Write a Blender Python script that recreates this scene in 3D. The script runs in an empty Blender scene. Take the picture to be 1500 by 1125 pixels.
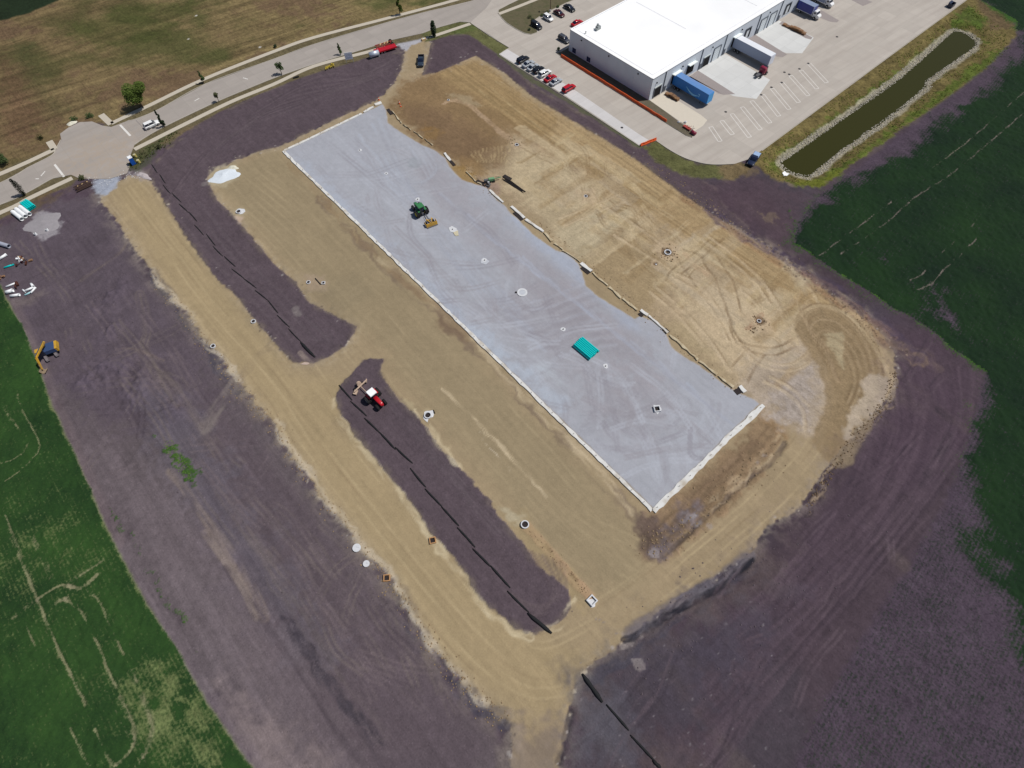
import bpy, bmesh, math, random
import numpy as np
from mathutils import Vector, Matrix
D = bpy.data
SC = bpy.context.scene
COL = SC.collection
rad = math.radians

# ---------------------------------------------------------------- camera, sky, sun, exposure
FOC, CAM_H, PITCH, ROLL = 845.0, 112.0, rad(60.3), math.atan(0.0148)
Fv = np.array([0, math.cos(PITCH), -math.sin(PITCH)])
R0 = np.array([1.0, 0, 0]); U0 = np.array([0, math.sin(PITCH), math.cos(PITCH)])
Rv = math.cos(ROLL)*R0 - math.sin(ROLL)*U0
Uv = math.sin(ROLL)*R0 + math.cos(ROLL)*U0
cd = D.cameras.new('drone_camera'); cam = D.objects.new('drone_camera', cd); COL.objects.link(cam)
cd.sensor_fit = 'HORIZONTAL'; cd.sensor_width = 36.0; cd.lens = 36.0*FOC/1500.0
cd.clip_start = 0.5; cd.clip_end = 12000.0
m = Matrix.Identity(4)
for i in range(3):
    m[i][0] = Rv[i]; m[i][1] = Uv[i]; m[i][2] = -Fv[i]
m[2][3] = CAM_H
cam.matrix_world = m
SC.camera = cam

SUN_EL, SUN_AZ = rad(58), rad(9)
world = D.worlds.new('World'); SC.world = world; world.use_nodes = True
wn = world.node_tree.nodes; wl = world.node_tree.links
bg = wn.get('Background') or wn.new('ShaderNodeBackground')
sky = wn.new('ShaderNodeTexSky'); sky.sky_type = 'NISHITA'; sky.sun_disc = False
sky.sun_elevation = SUN_EL; sky.sun_rotation = math.pi/2 - SUN_AZ
sky.air_density = 1.0; sky.dust_density = 1.2; sky.ozone_density = 1.0
wl.new(sky.outputs[0], bg.inputs[0]); bg.inputs[1].default_value = 0.055
sl = D.lights.new('sun', 'SUN'); sun = D.objects.new('sun', sl); COL.objects.link(sun)
sl.energy = 3.75; sl.angle = rad(0.55); sl.color = (1.0, 0.955, 0.89)
sd = Vector((math.cos(SUN_EL)*math.cos(SUN_AZ), math.cos(SUN_EL)*math.sin(SUN_AZ), math.sin(SUN_EL)))
sun.rotation_euler = sd.to_track_quat('Z', 'Y').to_euler(); sun.location = (60, 60, 150)
SC.view_settings.view_transform = 'Standard'; SC.view_settings.look = 'None'
SC.view_settings.gamma = 1.0; SC.view_settings.use_curve_mapping = False
SC.view_settings.exposure = 0.0

# ---------------------------------------------------------------- survey helpers
def G(x, y, z=0.0):
    """ground point (x, y in metres) seen at a point of the aerial survey picture"""
    d = (x-750.0)*Rv + (562.5-y)*Uv + FOC*Fv
    t = (z-CAM_H)/d[2]
    return np.array([t*d[0], t*d[1]])
def GP(pts): return [tuple(G(*p)) for p in pts]
A1 = rad(-49.4); A2 = A1 + math.pi/2
a1 = np.array([math.cos(A1), math.sin(A1)]); a2 = np.array([math.cos(A2), math.sin(A2)])

def srgb(r, g, b, k=1.0):
    return np.array([((c/255.0+0.055)/1.055)**2.4 if c > 10 else c/255.0/12.92 for c in (r, g, b)])*k

rng = np.random.RandomState(7)
LAT = rng.rand(16, 256, 256).astype(np.float32)
def vnoise(x, y, seed):
    L = LAT[seed % 16]
    xi = np.floor(x).astype(np.int64); yi = np.floor(y).astype(np.int64)
    fx = (x-xi).astype(np.float32); fy = (y-yi).astype(np.float32)
    fx = fx*fx*(3-2*fx); fy = fy*fy*(3-2*fy)
    x0 = xi & 255; x1 = (xi+1) & 255; y0 = yi & 255; y1 = (yi+1) & 255
    a = L[x0, y0]*(1-fx)+L[x1, y0]*fx
    b = L[x0, y1]*(1-fx)+L[x1, y1]*fx
    return a*(1-fy)+b*fy
def fbm(x, y, size, octv=4, seed=0, gain=0.55):
    """fractal noise in -1..1, size = metres of the widest feature"""
    s = 0; amp = 1; tot = 0; f = 1.0/size
    for o in range(octv):
        s = s + amp*(vnoise(x*f+37.3*o, y*f+11.7*o, seed+o)*2-1)
        tot += amp; amp *= gain; f *= 2.03
    return s/tot*1.6

# ---------------------------------------------------------------- the terrain grid
def axis(core):
    lo, hi = core[0], core[-1]
    ext = [6, 14, 30, 60, 120, 250, 600, 1500, 4000]
    return np.concatenate([[lo-e for e in ext[::-1]], core, [hi+e for e in ext]])
ys = [-14.0]
while ys[-1] < 236: ys.append(ys[-1] + 0.225 + 0.0009*max(0, ys[-1]))
xs = axis(np.arange(-190, 190.1, 0.30)); ys = axis(np.array(ys))
NX, NY = len(xs), len(ys)
X, Y = np.meshgrid(xs, ys)            # rows = y
X = X.ravel(); Y = Y.ravel(); N = X.size
X32 = X; Y32 = Y
S = X*a1[0]+Y*a1[1]; T = X*a2[0]+Y*a2[1]
# shared raggedness used by every edge
n_big = fbm(X, Y, 9.0, 4, 0); n_mid = fbm(X, Y, 2.6, 3, 3); n_fine = fbm(X, Y, 0.9, 2, 6)
n_huge = fbm(X, Y, 45.0, 4, 8)
streak = fbm(S*0.045, T*1.1, 1.0, 4, 5)          # streaks along the site's long axis
streakB = fbm(S*1.1, T*0.045, 1.0, 4, 9)         # streaks across it
streak2 = fbm(S*0.03, T*2.3, 1.0, 3, 7); streak2B = fbm(S*2.3, T*0.03, 1.0, 3, 2)
edge_n = 0.55*n_big+0.9*n_mid+0.6*n_fine

def bbox_idx(P, pad):
    P = np.asarray(P)
    return np.nonzero((X > P[:, 0].min()-pad) & (X < P[:, 0].max()+pad) & (Y > P[:, 1].min()-pad) & (Y < P[:, 1].max()+pad))[0]
def sdf_poly(P, pad=8.0):
    """signed distance (inside positive) and the indices it holds for"""
    P = np.asarray(P, float); idx = bbox_idx(P, pad); x = X[idx]; y = Y[idx]
    d2 = np.full(x.size, 1e12); ins = np.zeros(x.size, bool)
    n = len(P)
    for i in range(n):
        ax, ay = P[i]; bx, by = P[(i+1) % n]
        ex, ey = bx-ax, by-ay; L2 = ex*ex+ey*ey+1e-9
        t = np.clip(((x-ax)*ex+(y-ay)*ey)/L2, 0, 1)
        dx = x-ax-t*ex; dy = y-ay-t*ey
        d2 = np.minimum(d2, dx*dx+dy*dy)
        c = ((ay > y) != (by > y))
        if ey != 0: ins ^= c & (x < (y-ay)*ex/ey+ax)
    d = np.sqrt(d2)
    return idx, np.where(ins, d, -d)
def line_dist(P, pad):
    P = np.asarray(P, float); idx = bbox_idx(P, pad); x = X[idx]; y = Y[idx]
    best = np.full(x.size, 1e12); sd_ = np.zeros(x.size); ss = np.zeros(x.size); acc = 0
    for i in range(len(P)-1):
        ax, ay = P[i]; bx, by = P[i+1]; ex, ey = bx-ax, by-ay; L = math.hypot(ex, ey)+1e-9
        t = np.clip(((x-ax)*ex+(y-ay)*ey)/L/L, 0, 1)
        dx = x-ax-t*ex; dy = y-ay-t*ey; d2 = dx*dx+dy*dy
        m_ = d2 < best
        cr = (ex*(y-ay)-ey*(x-ax))/L
        sd_ = np.where(m_, np.sign(cr)*np.sqrt(d2), sd_); ss = np.where(m_, acc+t*L, ss); best = np.minimum(best, d2)
        acc += L
    return idx, sd_, ss
def smooth(a, b, v):
    t = np.clip((v-a)/(b-a), 0, 1); return t*t*(3-2*t)
def curve(P, n=10):
    """smooth a px polyline (Catmull-Rom)"""
    P = [np.array(p, float) for p in P]; out = []
    Q = [2*P[0]-P[1]]+P+[2*P[-1]-P[-2]]
    for i in range(1, len(Q)-2):
        for k in range(n):
            t = k/n
            out.append(0.5*((2*Q[i])+(-Q[i-1]+Q[i+1])*t+(2*Q[i-1]-5*Q[i]+4*Q[i+1]-Q[i+2])*t*t+(-Q[i-1]+3*Q[i]-3*Q[i+1]+Q[i+2])*t**3))
    out.append(P[-1]); return [tuple(p) for p in out]

Cc = np.zeros((N, 3)); Z = np.zeros(N); ZONE = np.zeros(N, np.int8)
ZN = ['bare_topsoil', 'clay_haul_road', 'crushed_stone_pad', 'crop_field_west', 'crop_field_east', 'meadow', 'basin_bank', 'rough_clay']
TOP, CLAY, PAD, CROPW, CROPE, MEAD, BANK, ROUGH = range(8)
crop = np.zeros(N)           # crop cover 0..1
rough = np.full(N, 0.5)      # clod relief 0..1

def blend(idx, col, a):
    a = np.clip(a, 0, 1)[:, None]
    Cc[idx] = Cc[idx]*(1-a)+np.asarray(col)*a
def area(px, col, soft=0.35, rag=0.6, alpha=1.0, zone=None, var=None, varamt=0.12, pad=8, rg=None, world=False):
    P = px if world else GP(px)
    idx, sd_ = sdf_poly(P, pad)
    v = sd_ + rag*edge_n[idx]
    m_ = smooth(-soft, soft, v)*alpha
    c = np.asarray(col)[None, :]*np.ones((idx.size, 1))
    if var is not None: c = c*(1+varamt*var[idx])[:, None]
    blend(idx, c, m_)
    if zone is not None: ZONE[idx[v > 0]] = zone
    if rg is not None: rough[idx] = rough[idx]*(1-m_)+rg*m_
    return idx, m_, sd_
def stroke(px, w, col, alpha=0.6, brk=0.0, dens=3.0, ln=6.0, soft=0.5, seed=1, dz=0.0, sm=True, jit=0.0):
    P = GP(curve(px, 8) if (sm and len(px) > 2) else px)
    idx, d, s = line_dist(P, w+1.5)
    if idx.size == 0: return
    if jit: d = d+jit*n_mid[idx]
    m_ = smooth(w, w*(1-soft), np.abs(d))
    if brk > 0:
        nz = fbm(d*dens, s/ln, 1.0, 3, seed)
        m_ = m_*np.clip(1-brk*0.5+brk*nz*1.3, 0, 1.2)
    blend(idx, col, m_*alpha)
    if dz: Z[idx] += dz*m_
def spot(px, r, col, alpha=0.7, soft=0.6, rag=0.4, dz=0.0):
    c = G(*px); idx = np.nonzero((np.abs(X-c[0]) < r*2) & (np.abs(Y-c[1]) < r*2))[0]
    d = r-np.hypot(X[idx]-c[0], Y[idx]-c[1])+rag*edge_n[idx]*min(1, r)
    m_ = smooth(-soft*r*0.6, soft*r*0.6, d); blend(idx, col, m_*alpha)
    if dz: Z[idx] += dz*m_

# ---- base soil
c_top = srgb(92, 79, 88, .9); c_top2 = srgb(84, 70, 86, .9); c_topw = srgb(104, 94, 98, .9); c_topb = srgb(74, 74, 90, .9)
c_clay = srgb(152, 137, 110); c_clayb = srgb(160, 145, 112); c_brown = srgb(126, 108, 84); c_pale = srgb(170, 156, 130)
c_grav = srgb(160, 164, 172); c_white = srgb(205, 210, 218, .95)
wE = smooth(-20, 45, X-0.15*Y)
base = c_top*(1-wE[:, None])+srgb(82, 68, 78, .85)*wE[:, None]
Cc[:] = base*(1+0.10*n_huge+0.10*n_big+0.07*n_fine)[:, None]
# purple / slate / brown drift
def drift(col, n, lo, hi, a): 
    m_ = smooth(lo, hi, n)*a; Cc[:] = Cc*(1-m_[:, None])+np.asarray(col)*m_[:, None]
drift(srgb(90, 68, 88, .85), fbm(X+70, Y, 26, 4, 11), 0.0, 0.7, 0.38)
drift(srgb(72, 72, 82, .85), fbm(X, Y+90, 20, 4, 13), 0.05, 0.7, 0.38)
drift(srgb(112, 98, 92, .9), fbm(S*0.25, T, 9, 4, 2), 0.15, 0.8, 0.40)
# ---- topsoil along the west side: machine passes and paler worn ground
idxW, mW, _ = area([(0,417),(18,452),(40,496),(80,600),(107,660),(168,796),(209,872),(255,946),(294,1013),(337,1077),(371,1125),(420,1220),(800,1220),(749,1120),(666,987),(605,904),(541,814),(475,736),(400,619),(320,516),(216,390),(150,285),(60,300),(0,330),(-60,340)],
     c_topw, 2.0, 1.5, 0.75)
Cc[idxW] *= (1+(0.11*streak[idxW]+0.05*n_fine[idxW])*mW)[:, None]
area([(0,330),(60,300),(150,285),(216,390),(300,500),(330,600),(200,640),(110,600),(41,500),(0,417)], srgb(88,76,90,.9), 3, 2.5, 0.6, var=n_mid, varamt=.15)
area([(300,560),(360,620),(420,700),(520,830),(620,960),(720,1090),(700,1200),(500,1200),(380,980),(280,760)], srgb(90,77,86,.95), 3, 2.0, 0.6, var=streak, varamt=.10)
area([(200,560),(280,600),(400,800),(480,960),(430,960),(330,820),(230,700)], srgb(98,92,104,.95), 4, 3, 0.6, var=streak, varamt=.14)
area([(130,640),(240,690),(420,930),(560,1150),(430,1200),(330,1010),(200,800)], srgb(116,104,110,.95), 4, 2.5, 0.55, var=streak, varamt=.16)
area([(330,1010),(430,1080),(520,1200),(400,1220),(345,1090)], srgb(134,119,118,.95), 4, 2.5, 0.6, var=streak, varamt=.10)
stroke([(168,796),(209,872),(255,946),(294,1013),(337,1077),(371,1125),(420,1210)], 2.6, srgb(122,110,116,.95), .6, .5, 1.5, 5)
stroke([(10,440),(40,496),(80,600),(107,660),(168,796)], 2.4, srgb(112,98,102,.95), .75, .3, 1.2, 6)
for k, (p, w, c, a, b) in enumerate([
    ([(215,560),(262,650),(330,770),(420,905),(540,1085),(580,1130)], 1.2, srgb(76,70,80,.9), .2, .9),
    ([(250,690),(300,760),(345,820),(372,870),(388,905)], 1.3, srgb(140,124,112), .4, .8),
    ([(300,780),(352,855),(376,905)], .9, srgb(150,134,118), .4, .6),
    ([(330,830),(420,960),(500,1080),(540,1130)], .7, srgb(82,72,80,.9), .5, .9),
    ([(190,520),(250,560),(290,620),(330,690)], 1.0, srgb(118,106,98), .35, .8),
    ([(340,740),(400,840),(470,950),(560,1080)], 1.6, srgb(104,94,92,.95), .35, .8),
    ([(150,470),(185,500),(200,560)], 1.4, srgb(70,60,72,.9), .35, .9),
    ([(230,330),(190,350),(170,375),(120,410)], .9, srgb(128,114,98), .3, .9),
    ([(205,430),(215,480),(210,510),(225,535),(262,590)], 1.6, srgb(120,108,98), .4, .8),
    ([(150,520),(190,512),(240,528)], .7, srgb(120,104,94), .4, .8)]):
    stroke(p, w, c, a, b, 2.2, 5, seed=k)
# spoil heaps of dark loose soil
for c, r in [((168,425),3.4),((150,450),3.0),((160,482),3.2),((145,540),4.0),((185,545),4.5),((200,580),3.5),((130,560),3.0),((255,600),2.6)]:
    w = G(*c); idx = np.nonzero((np.abs(X-w[0]) < r*2.4) & (np.abs(Y-w[1]) < r*2.4))[0]
    q = np.hypot(X[idx]-w[0], Y[idx]-w[1])/r
    Z[idx] += 0.34*np.exp(-q*q)*(1+0.9*n_mid[idx]+0.4*n_fine[idx]); rough[idx] = np.maximum(rough[idx], np.exp(-q*q))
    blend(idx, srgb(100,88,104,.9), 0.35*np.exp(-q*q)*(1+n_mid[idx]))
# crusted ruts running down the long pass (dark broken line)
for o in range(5):
    stroke([(410+o*4,905+o*2),(440+o*4,950),(480+o*4,1010),(520+o*4,1052),(548+o*4,1090)], .5, srgb(72,66,76,.85), .6, 1.3, 2.5, 1.6, seed=o+3, dz=-.05, jit=.5)

# ---- clay: the whole graded platform
CLAYP = [(150,300),(146,285),(165,268),(190,258),(214,258),(236,284),(262,318),(300,376),(330,411),(349,435),(363,456),(387,483),(410,510),(430,531),(480,524),(507,506),(523,480),(493,464),(453,445),(432,413),(403,389),(371,352),(341,315),(317,293),(303,261),(310,250),(328,243),(349,232),(387,220),(407,216),(473,184),(551,147),(575,125),(588,101),(592,77),(590,62),(617,52),(631,64),(628,80),(619,110),(639,107),(671,93),(697,81),(740,106),(780,140),(830,168),(887,203),(945,240),(996,277),(1039,309),(1097,347),(1145,375),(1188,407),(1239,445),(1284,483),(1311,519),(1311,555),(1299,582),(1260,624),(1218,672),(1179,735),(1160,752),(1123,773),(1097,813),(1060,840),(1013,867),(960,900),(910,943),(862,975),(843,990),(836,1038),(826,1099),(812,1170),(770,1190),(749,1115),(752,1080),(742,1054),(707,1032),(666,987),(634,949),(605,904),(579,853),(541,814),(512,776),(475,736),(448,693),(416,651),(400,619),(365,575),(345,555),(320,516),(296,494),(282,466),(240,424),(216,390),(186,348),(162,312)]
idx, mC, sdC = area(CLAYP, c_clay, .22, .42, 1, CLAY, var=n_big, varamt=.06, rg=.12)
Cc[idx] *= (1+(0.055*streak[idx]+0.03*n_fine[idx])*mC)[:, None]
# crumbly darker-and-paler shoulder along the clay edge
sh = np.exp(-((sdC-0.3)/1.5)**2)
blend(idx, srgb(158,148,130), sh*0.5*np.clip(.5+n_mid[idx]+n_fine[idx], 0, 1)); rough[idx] += sh*0.7
sh2 = np.exp(-((sdC+1.6)/1.6)**2)
blend(idx, srgb(128,116,108), sh2*0.35*np.clip(.4+n_mid[idx], 0, 1)); Z[idx] += 0.10*sh*(1+n_mid[idx]); rough[idx] += sh2*.5
# dark dirty verge east of the loop road
for p, w in [([(848,1004),(875,990),(912,966),(966,922),(1019,888),(1066,858),(1106,828)], 1.6), ([(752,1060),(707,1038),(666,995),(634,957),(605,915),(585,870)], 1.8), ([(996,280),(1060,330),(1120,372),(1190,418),(1240,455),(1290,500)], 1.8), ([(300,500),(335,560),(350,570)],1.4), ([(225,400),(260,450),(300,500)],1.8)]:
    stroke(p, w, srgb(70,70,86,.9), .55, .8, 1.2, 3, seed=2, jit=.8)
stroke([(1180,755),(1218,690),(1262,636),(1302,592)], 1.0, srgb(60,52,52,.8), .6, 1.2, 2, 1.5, jit=.8, dz=-.1)
stroke([(1185,750),(1222,684),(1264,632),(1306,588)], .7, srgb(172,150,118), .6, 1.2, 2, 1.5, seed=5, jit=.8, dz=.1)
# cross dark band where topsoil was tracked over the road
stroke([(345,560),(372,530),(398,505),(412,495)], 1.3, srgb(112,100,92), .45, .5, 1, 4, jit=.5)
stroke([(300,625),(345,560)], 2.5, srgb(128,118,112), .5, .7, 1, 4)
# tan wheel paths on road A and its yellower clay tint
idx, mA, _ = area([(165,275),(214,262),(262,330),(350,445),(430,545),(520,560),(500,620),(565,691),(678,834),(780,935),(860,960),(840,1000),(800,1060),(740,1040),(640,950),(541,800),(448,680),(350,550),(240,415)], srgb(160,144,110), 3, 1.0, .55)
Cc[idx] *= (1+(0.06*streak[idx]+.06*streak2[idx])*mA)[:, None]
lanes = [([(185,275),(240,345),(330,460),(420,560),(470,640),(560,755),(660,880),(740,960),(800,985),(880,950),(980,880),(1090,790),(1180,700),(1232,620)], 0)]
roadA = lanes[0][0]
for k in range(15):
    o = (k-7)*1.25+random.Random(k).uniform(-.5, .5)
    W = np.array(GP(curve(roadA, 8))); t = np.gradient(W, axis=0); t /= np.linalg.norm(t, axis=1)[:, None]
    Wn = W+np.stack([-t[:, 1], t[:, 0]], 1)*o
    idx, d, s = line_dist(Wn, 2)
    m_ = np.isin(ZONE[idx], [CLAY, ROUGH])*smooth(.32, .1, np.abs(d+.25*n_big[idx]))*np.clip(.25+fbm(s/14, d*0, 1, 3, k), 0, 1)
    blend(idx, srgb(182,166,132) if k % 3 else srgb(134,118,92), m_*.42); Z[idx] -= .03*m_
# mid road (between pad and the lower topsoil island)
midc = [(330,250),(430,330),(520,440),(620,560),(720,680),(820,790),(930,850)]
idx, mB, _ = area([(330,240),(410,222),(560,370),(700,520),(860,690),(950,790),(940,850),(880,860),(790,790),(720,700),(640,620),(560,510),(480,450),(400,360),(320,280)], srgb(142,130,104), 3, 1.2, .75, var=streak, varamt=.06)
for k in range(13):
    o = (k-6)*1.9
    W = np.array(GP(curve(midc, 8))); t = np.gradient(W, axis=0); t /= np.linalg.norm(t, axis=1)[:, None]
    Wn = W+np.stack([-t[:, 1], t[:, 0]], 1)*o
    idx, d, s = line_dist(Wn, 2)
    m_ = smooth(.34, .1, np.abs(d+.3*n_big[idx]))*np.clip(.1+fbm(s/11, d*0, 1, 3, k+4), 0, 1)
    blend(idx, srgb(168,154,124), m_*.4)
for p, w, a in [([(650,570),(690,610),(735,655),(785,710),(800,728)], .5, .75), ([(650,440),(700,500),(760,570),(830,640),(880,690)], 1.6, .5), ([(560,380),(610,420),(660,465)], 1.8, .3), ([(835,640),(880,690),(925,750)], 1.0, .5)]:
    stroke(p, w, srgb(186,172,144), a, .9, 2, 5, jit=.4)
# brown damp margin beside the pad's west footing
stroke([(470,290),(540,365),(610,430),(650,470),(700,520),(790,610),(870,690),(930,755)], 1.7, srgb(112,98,86), .55, 1.0, .8, 6, jit=1.0)
stroke([(425,240),(480,300),(560,385),(640,450)], 1.2, srgb(132,112,86), .4, .8, .8, 6, jit=.6)
area([(475,425),(520,400),(545,430),(500,460)], srgb(120,112,92), 3, 1.5, .25)
area([(640,440),(690,480),(680,500),(645,480)], srgb(116,96,78), 1.2, 1, .5)
area([(440,400),(475,404),(478,425),(452,425)], srgb(158,142,124), 1.0, .8, .6)
area([(448,425),(480,425),(500,470),(480,480),(455,450)], srgb(118,108,88), 2, 1, .4)
area([(480,470),(500,480),(490,500),(470,490)], srgb(112,100,84), 2, 1, .4)

# ---- swale and wet ground at the pad's south-east end
area([(1120,600),(1150,640),(1120,690),(1060,750),(1000,800),(965,820),(945,815),(935,790),(955,752),(1030,690),(1110,610)], srgb(132,112,88), 1.2, 1.2, .85, ROUGH, var=n_mid, varamt=.2, rg=.8)
area([(960,752),(985,745),(1100,640),(1118,650),(1030,740),(975,790),(945,780)], srgb(122,104,84), 1.0, .8, .75, var=streakB, varamt=.2)
area([(935,760),(960,760),(970,800),(955,818),(935,800)], srgb(88,76,72), 1.2, 1.0, .8, var=n_mid, varamt=.2)
area([(995,745),(1035,735),(1020,770),(980,800),(965,818),(955,808)], srgb(104,96,100), 1.2, 1.2, .8, var=n_mid, varamt=.3)
area([(1003,752),(1022,748),(1012,768),(996,775)], srgb(150,148,154), .6, 1.2, .35)
stroke([(1150,650),(1125,680),(1080,715),(1035,755),(1000,790),(968,818)], .7, srgb(94,84,78), .75, .5, 1, 3, dz=-.25, jit=.4)
stroke([(1142,640),(1118,672),(1075,708),(1030,748)], 1.4, srgb(184,168,140), .5, 1.0, 1, 3, seed=4, jit=.8)
for c in [(1110,676),(1118,668),(1015,755),(1025,768),(958,810),(1040,770)]:
    spot(c, .5, srgb(160,156,156), .35, rag=1.2)
for o in (-1.5, -.5, .5, 1.5):
    W = np.array(GP(curve([(975,790),(1040,735),(1100,680),(1140,640)], 8)))+a2*0+a1*o*1.6
    idx, d, s = line_dist(W, 1.5)
    m_ = smooth(.6, .1, np.abs(d+.5*n_mid[idx])); Z[idx] += .16*m_*(1 if int(o*2) % 2 else -1); blend(idx, srgb(104,84,66), m_*.25)
area([(1115,610),(1140,592),(1160,600),(1150,640),(1125,620)], srgb(138,108,70), 1.5, 1.5, .5)

# ---- the eastern graded clay: cut, scraped, tracked
EAST = [(566,158),(600,112),(697,84),(780,142),(887,205),(945,240),(1039,309),(1188,407),(1270,470),(1305,540),(1260,620),(1180,640),(1120,600),(1076,565),(980,487),(929,450),(860,388),(800,330),(740,290),(650,228)]
idx, mE, _ = area(EAST, srgb(164,147,121), 2.5, 1.5, .85, ROUGH, rg=.35)
pat = fbm(S*.12, T*.5, 4, 4, 3); pat2 = fbm(S*.6, T*.1, 4, 4, 10)
Cc[idx] *= (1+(0.15*pat[idx]+0.10*pat2[idx]+0.08*n_mid[idx]+.05*n_fine[idx])*mE)[:, None]
area([(566,160),(590,120),(640,105),(700,88),(770,145),(815,175),(790,205),(755,200),(735,240),(705,252),(680,245),(640,222),(600,190)], srgb(128,107,78), 2, 1.6, .95, var=pat, varamt=.14)
area([(590,150),(650,160),(740,215),(760,210),(740,245),(690,240),(650,222),(600,185)], srgb(112,92,72), 3.5, 1.8, .6, var=n_mid, varamt=.1)
area([(640,120),(700,100),(780,170),(860,240),(830,250),(745,185),(650,140)], srgb(136,116,84), 3, 1.8, .5, var=pat, varamt=.15)
stroke([(652,150),(662,146),(685,152),(700,165),(720,180),(745,203)], 1.1, srgb(168,146,120), .8, .5, 1, 4, sm=False, jit=.7)
area([(655,138),(690,140),(700,155),(676,150)], srgb(160,148,122), 1.2, .9, .5)
spot((632,196), 2.4, srgb(136,110,70), .5, rag=1.2)
spot((625,188), 2.0, srgb(132,104,62), .5, rag=1.2)
area([(670,232),(700,232),(715,248),(705,258),(682,250)], srgb(142,118,82), 1.5, 1.2, .5)
area([(665,240),(690,255),(725,285),(715,290),(690,272),(660,250)], srgb(142,116,70), .8, .8, .7)
for o in range(11):       # pale blade marks fanning at (700,235)
    stroke([(690+o*5.5,222-o*1.0),(698+o*4.5,236+o*.2)], .4, srgb(174,156,118), .38, .6, 1, 2, seed=o, jit=.5)
area([(757,205),(880,270),(960,330),(900,340),(860,385),(820,350),(780,310),(740,270)], srgb(176,163,134), 3, 1.6, .7, var=pat2, varamt=.10)
area([(815,340),(880,300),(935,310),(850,380)], srgb(172,162,136), 1.2, .8, .75, var=streakB, varamt=.10)
area([(850,385),(930,330),(1000,400),(960,450),(935,455)], srgb(140,122,88), 3, 2, .6, var=pat, varamt=.12)
area([(1000,440),(1100,400),(1160,450),(1170,520),(1080,560),(1010,500)], srgb(184,168,140), 4, 2, .75, var=pat, varamt=.10)
area([(1100,520),(1190,500),(1215,560),(1205,640),(1150,620),(1080,575)], srgb(160,150,138), 3, 2, .65, var=n_mid, varamt=.16)
area([(1130,560),(1190,540),(1180,620),(1140,610)], srgb(150,144,142), 2, 2, .5, var=n_fine, varamt=.28)
area([(960,475),(1010,470),(1060,540),(1075,560),(1020,520)], srgb(150,136,104), 2, 1.5, .5)
NEB = [(640,108),(697,86),(780,144),(887,207),(945,242),(1039,311),(1140,382),(1215,440),(1255,480),(1225,470),(1180,445),(1080,392),(1000,345),(900,278),(800,205),(720,155)]
idx, m_, sd_ = area(NEB, srgb(156,135,98), 1.5, 1.0, .7)
Cc[idx] *= (1+(.26*streak2[idx]+.12*streak[idx])*m_)[:, None]; Z[idx] += .05*streak2[idx]*m_
idx, m_, sd_ = area([(745,185),(900,285),(1000,350),(1090,400),(1150,440),(1150,500),(1080,560),(980,480),(860,385),(770,300),(700,240)], srgb(164,150,122), 2, 1.5, .15)
Cc[idx] *= (1+(.10*streak2[idx]+.08*streak2B[idx])*m_)[:, None]
stroke([(1000,288),(1060,330),(1130,378),(1200,425),(1260,470),(1300,505)], 1.5, srgb(140,112,84), .6, .6, 1, 5, jit=.4)
# the rim road just inside the east edge
rim = [(740,112),(800,158),(870,208),(940,262),(1010,315),(1090,365),(1160,410),(1220,452),(1262,490)]
for k in range(9):
    W = np.array(GP(curve(rim, 6)))-a2*(k*1.7-1.0)
    idx, d, s = line_dist(W, 2)
    m_ = smooth(.45, .1, np.abs(d+.4*n_big[idx]))*np.clip(.3+fbm(s/9, d*0, 1, 3, k+1), 0, 1)
    blend(idx, srgb(178,160,122) if k % 2 else srgb(118,98,66), m_*.5)
stroke([(800,235),(850,262),(900,300),(950,345),(1000,392),(1020,420)], .35, srgb(104,84,56), .6, .4, 1, 6, jit=.25)
stroke([(757,212),(800,236)], .4, srgb(126,106,78), .5, .4, 1, 6, jit=.25)
R1 = random.Random(5)
east_in = np.zeros(N, bool); _i, _s = sdf_poly(GP(EAST), 2); east_in[_i[_s > .5]] = True
for k in range(80):    # scraped panels, each pass a slightly different tone
    c = np.array((R1.uniform(770, 1180), 0)); c[1] = 235+(c[0]-770)*.62+R1.uniform(-70, 60); w = G(*c); L_, W2 = R1.uniform(8, 26), R1.uniform(1.2, 4.0); dv, nv = (a2, a1) if R1.random() < .6 else (a1, a2)
    P_ = [tuple(w+dv*sx*L_/2+nv*sy*W2/2+np.array([R1.uniform(-.8,.8), R1.uniform(-.8,.8)])) for sx, sy in ((-1,-1),(1,-1),(1,1),(-1,1))]
    idx, sd_ = sdf_poly(P_, 2); m_ = smooth(-.3, .5, sd_+.35*edge_n[idx])*east_in[idx]*R1.uniform(.25, .6)
    tone = R1.choice([srgb(184,170,140), srgb(176,160,126), srgb(136,116,84), srgb(150,130,98), srgb(170,158,136)]); stv = (streakB if dv is a2 else streak)[idx]
    blend(idx, tone, m_*(1+.5*stv)); Z[idx] -= .04*m_
for k in range(75):   # wheel tracks of scrapers, in loose arcs
    s0 = R1.uniform(0, 1); bx = 790+s0*360+R1.uniform(-40, 60); by = 235+s0*260+R1.uniform(-45, 45)
    an = R1.choice([rad(38), rad(38), rad(36), rad(40), rad(-38), rad(60)])+R1.uniform(-.10, .10); ln = R1.uniform(25, 80); bend = R1.uniform(-14, 14)
    p = [(bx-ln*math.cos(an)/2, by-ln*math.sin(an)/2), (bx-bend*math.sin(an), by+bend*math.cos(an)), (bx+ln*math.cos(an)/2, by+ln*math.sin(an)/2)]
    colr = R1.choice([srgb(186,172,142), srgb(128,108,80), srgb(180,164,134)])
    for q in (0, 1):
        pp = [(a+q*4.2*math.sin(an), b-q*4.2*math.cos(an)) for a, b in p]
        stroke(pp, .30, colr, R1.uniform(.25, .5), .5, 1, 7, seed=k)
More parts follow.
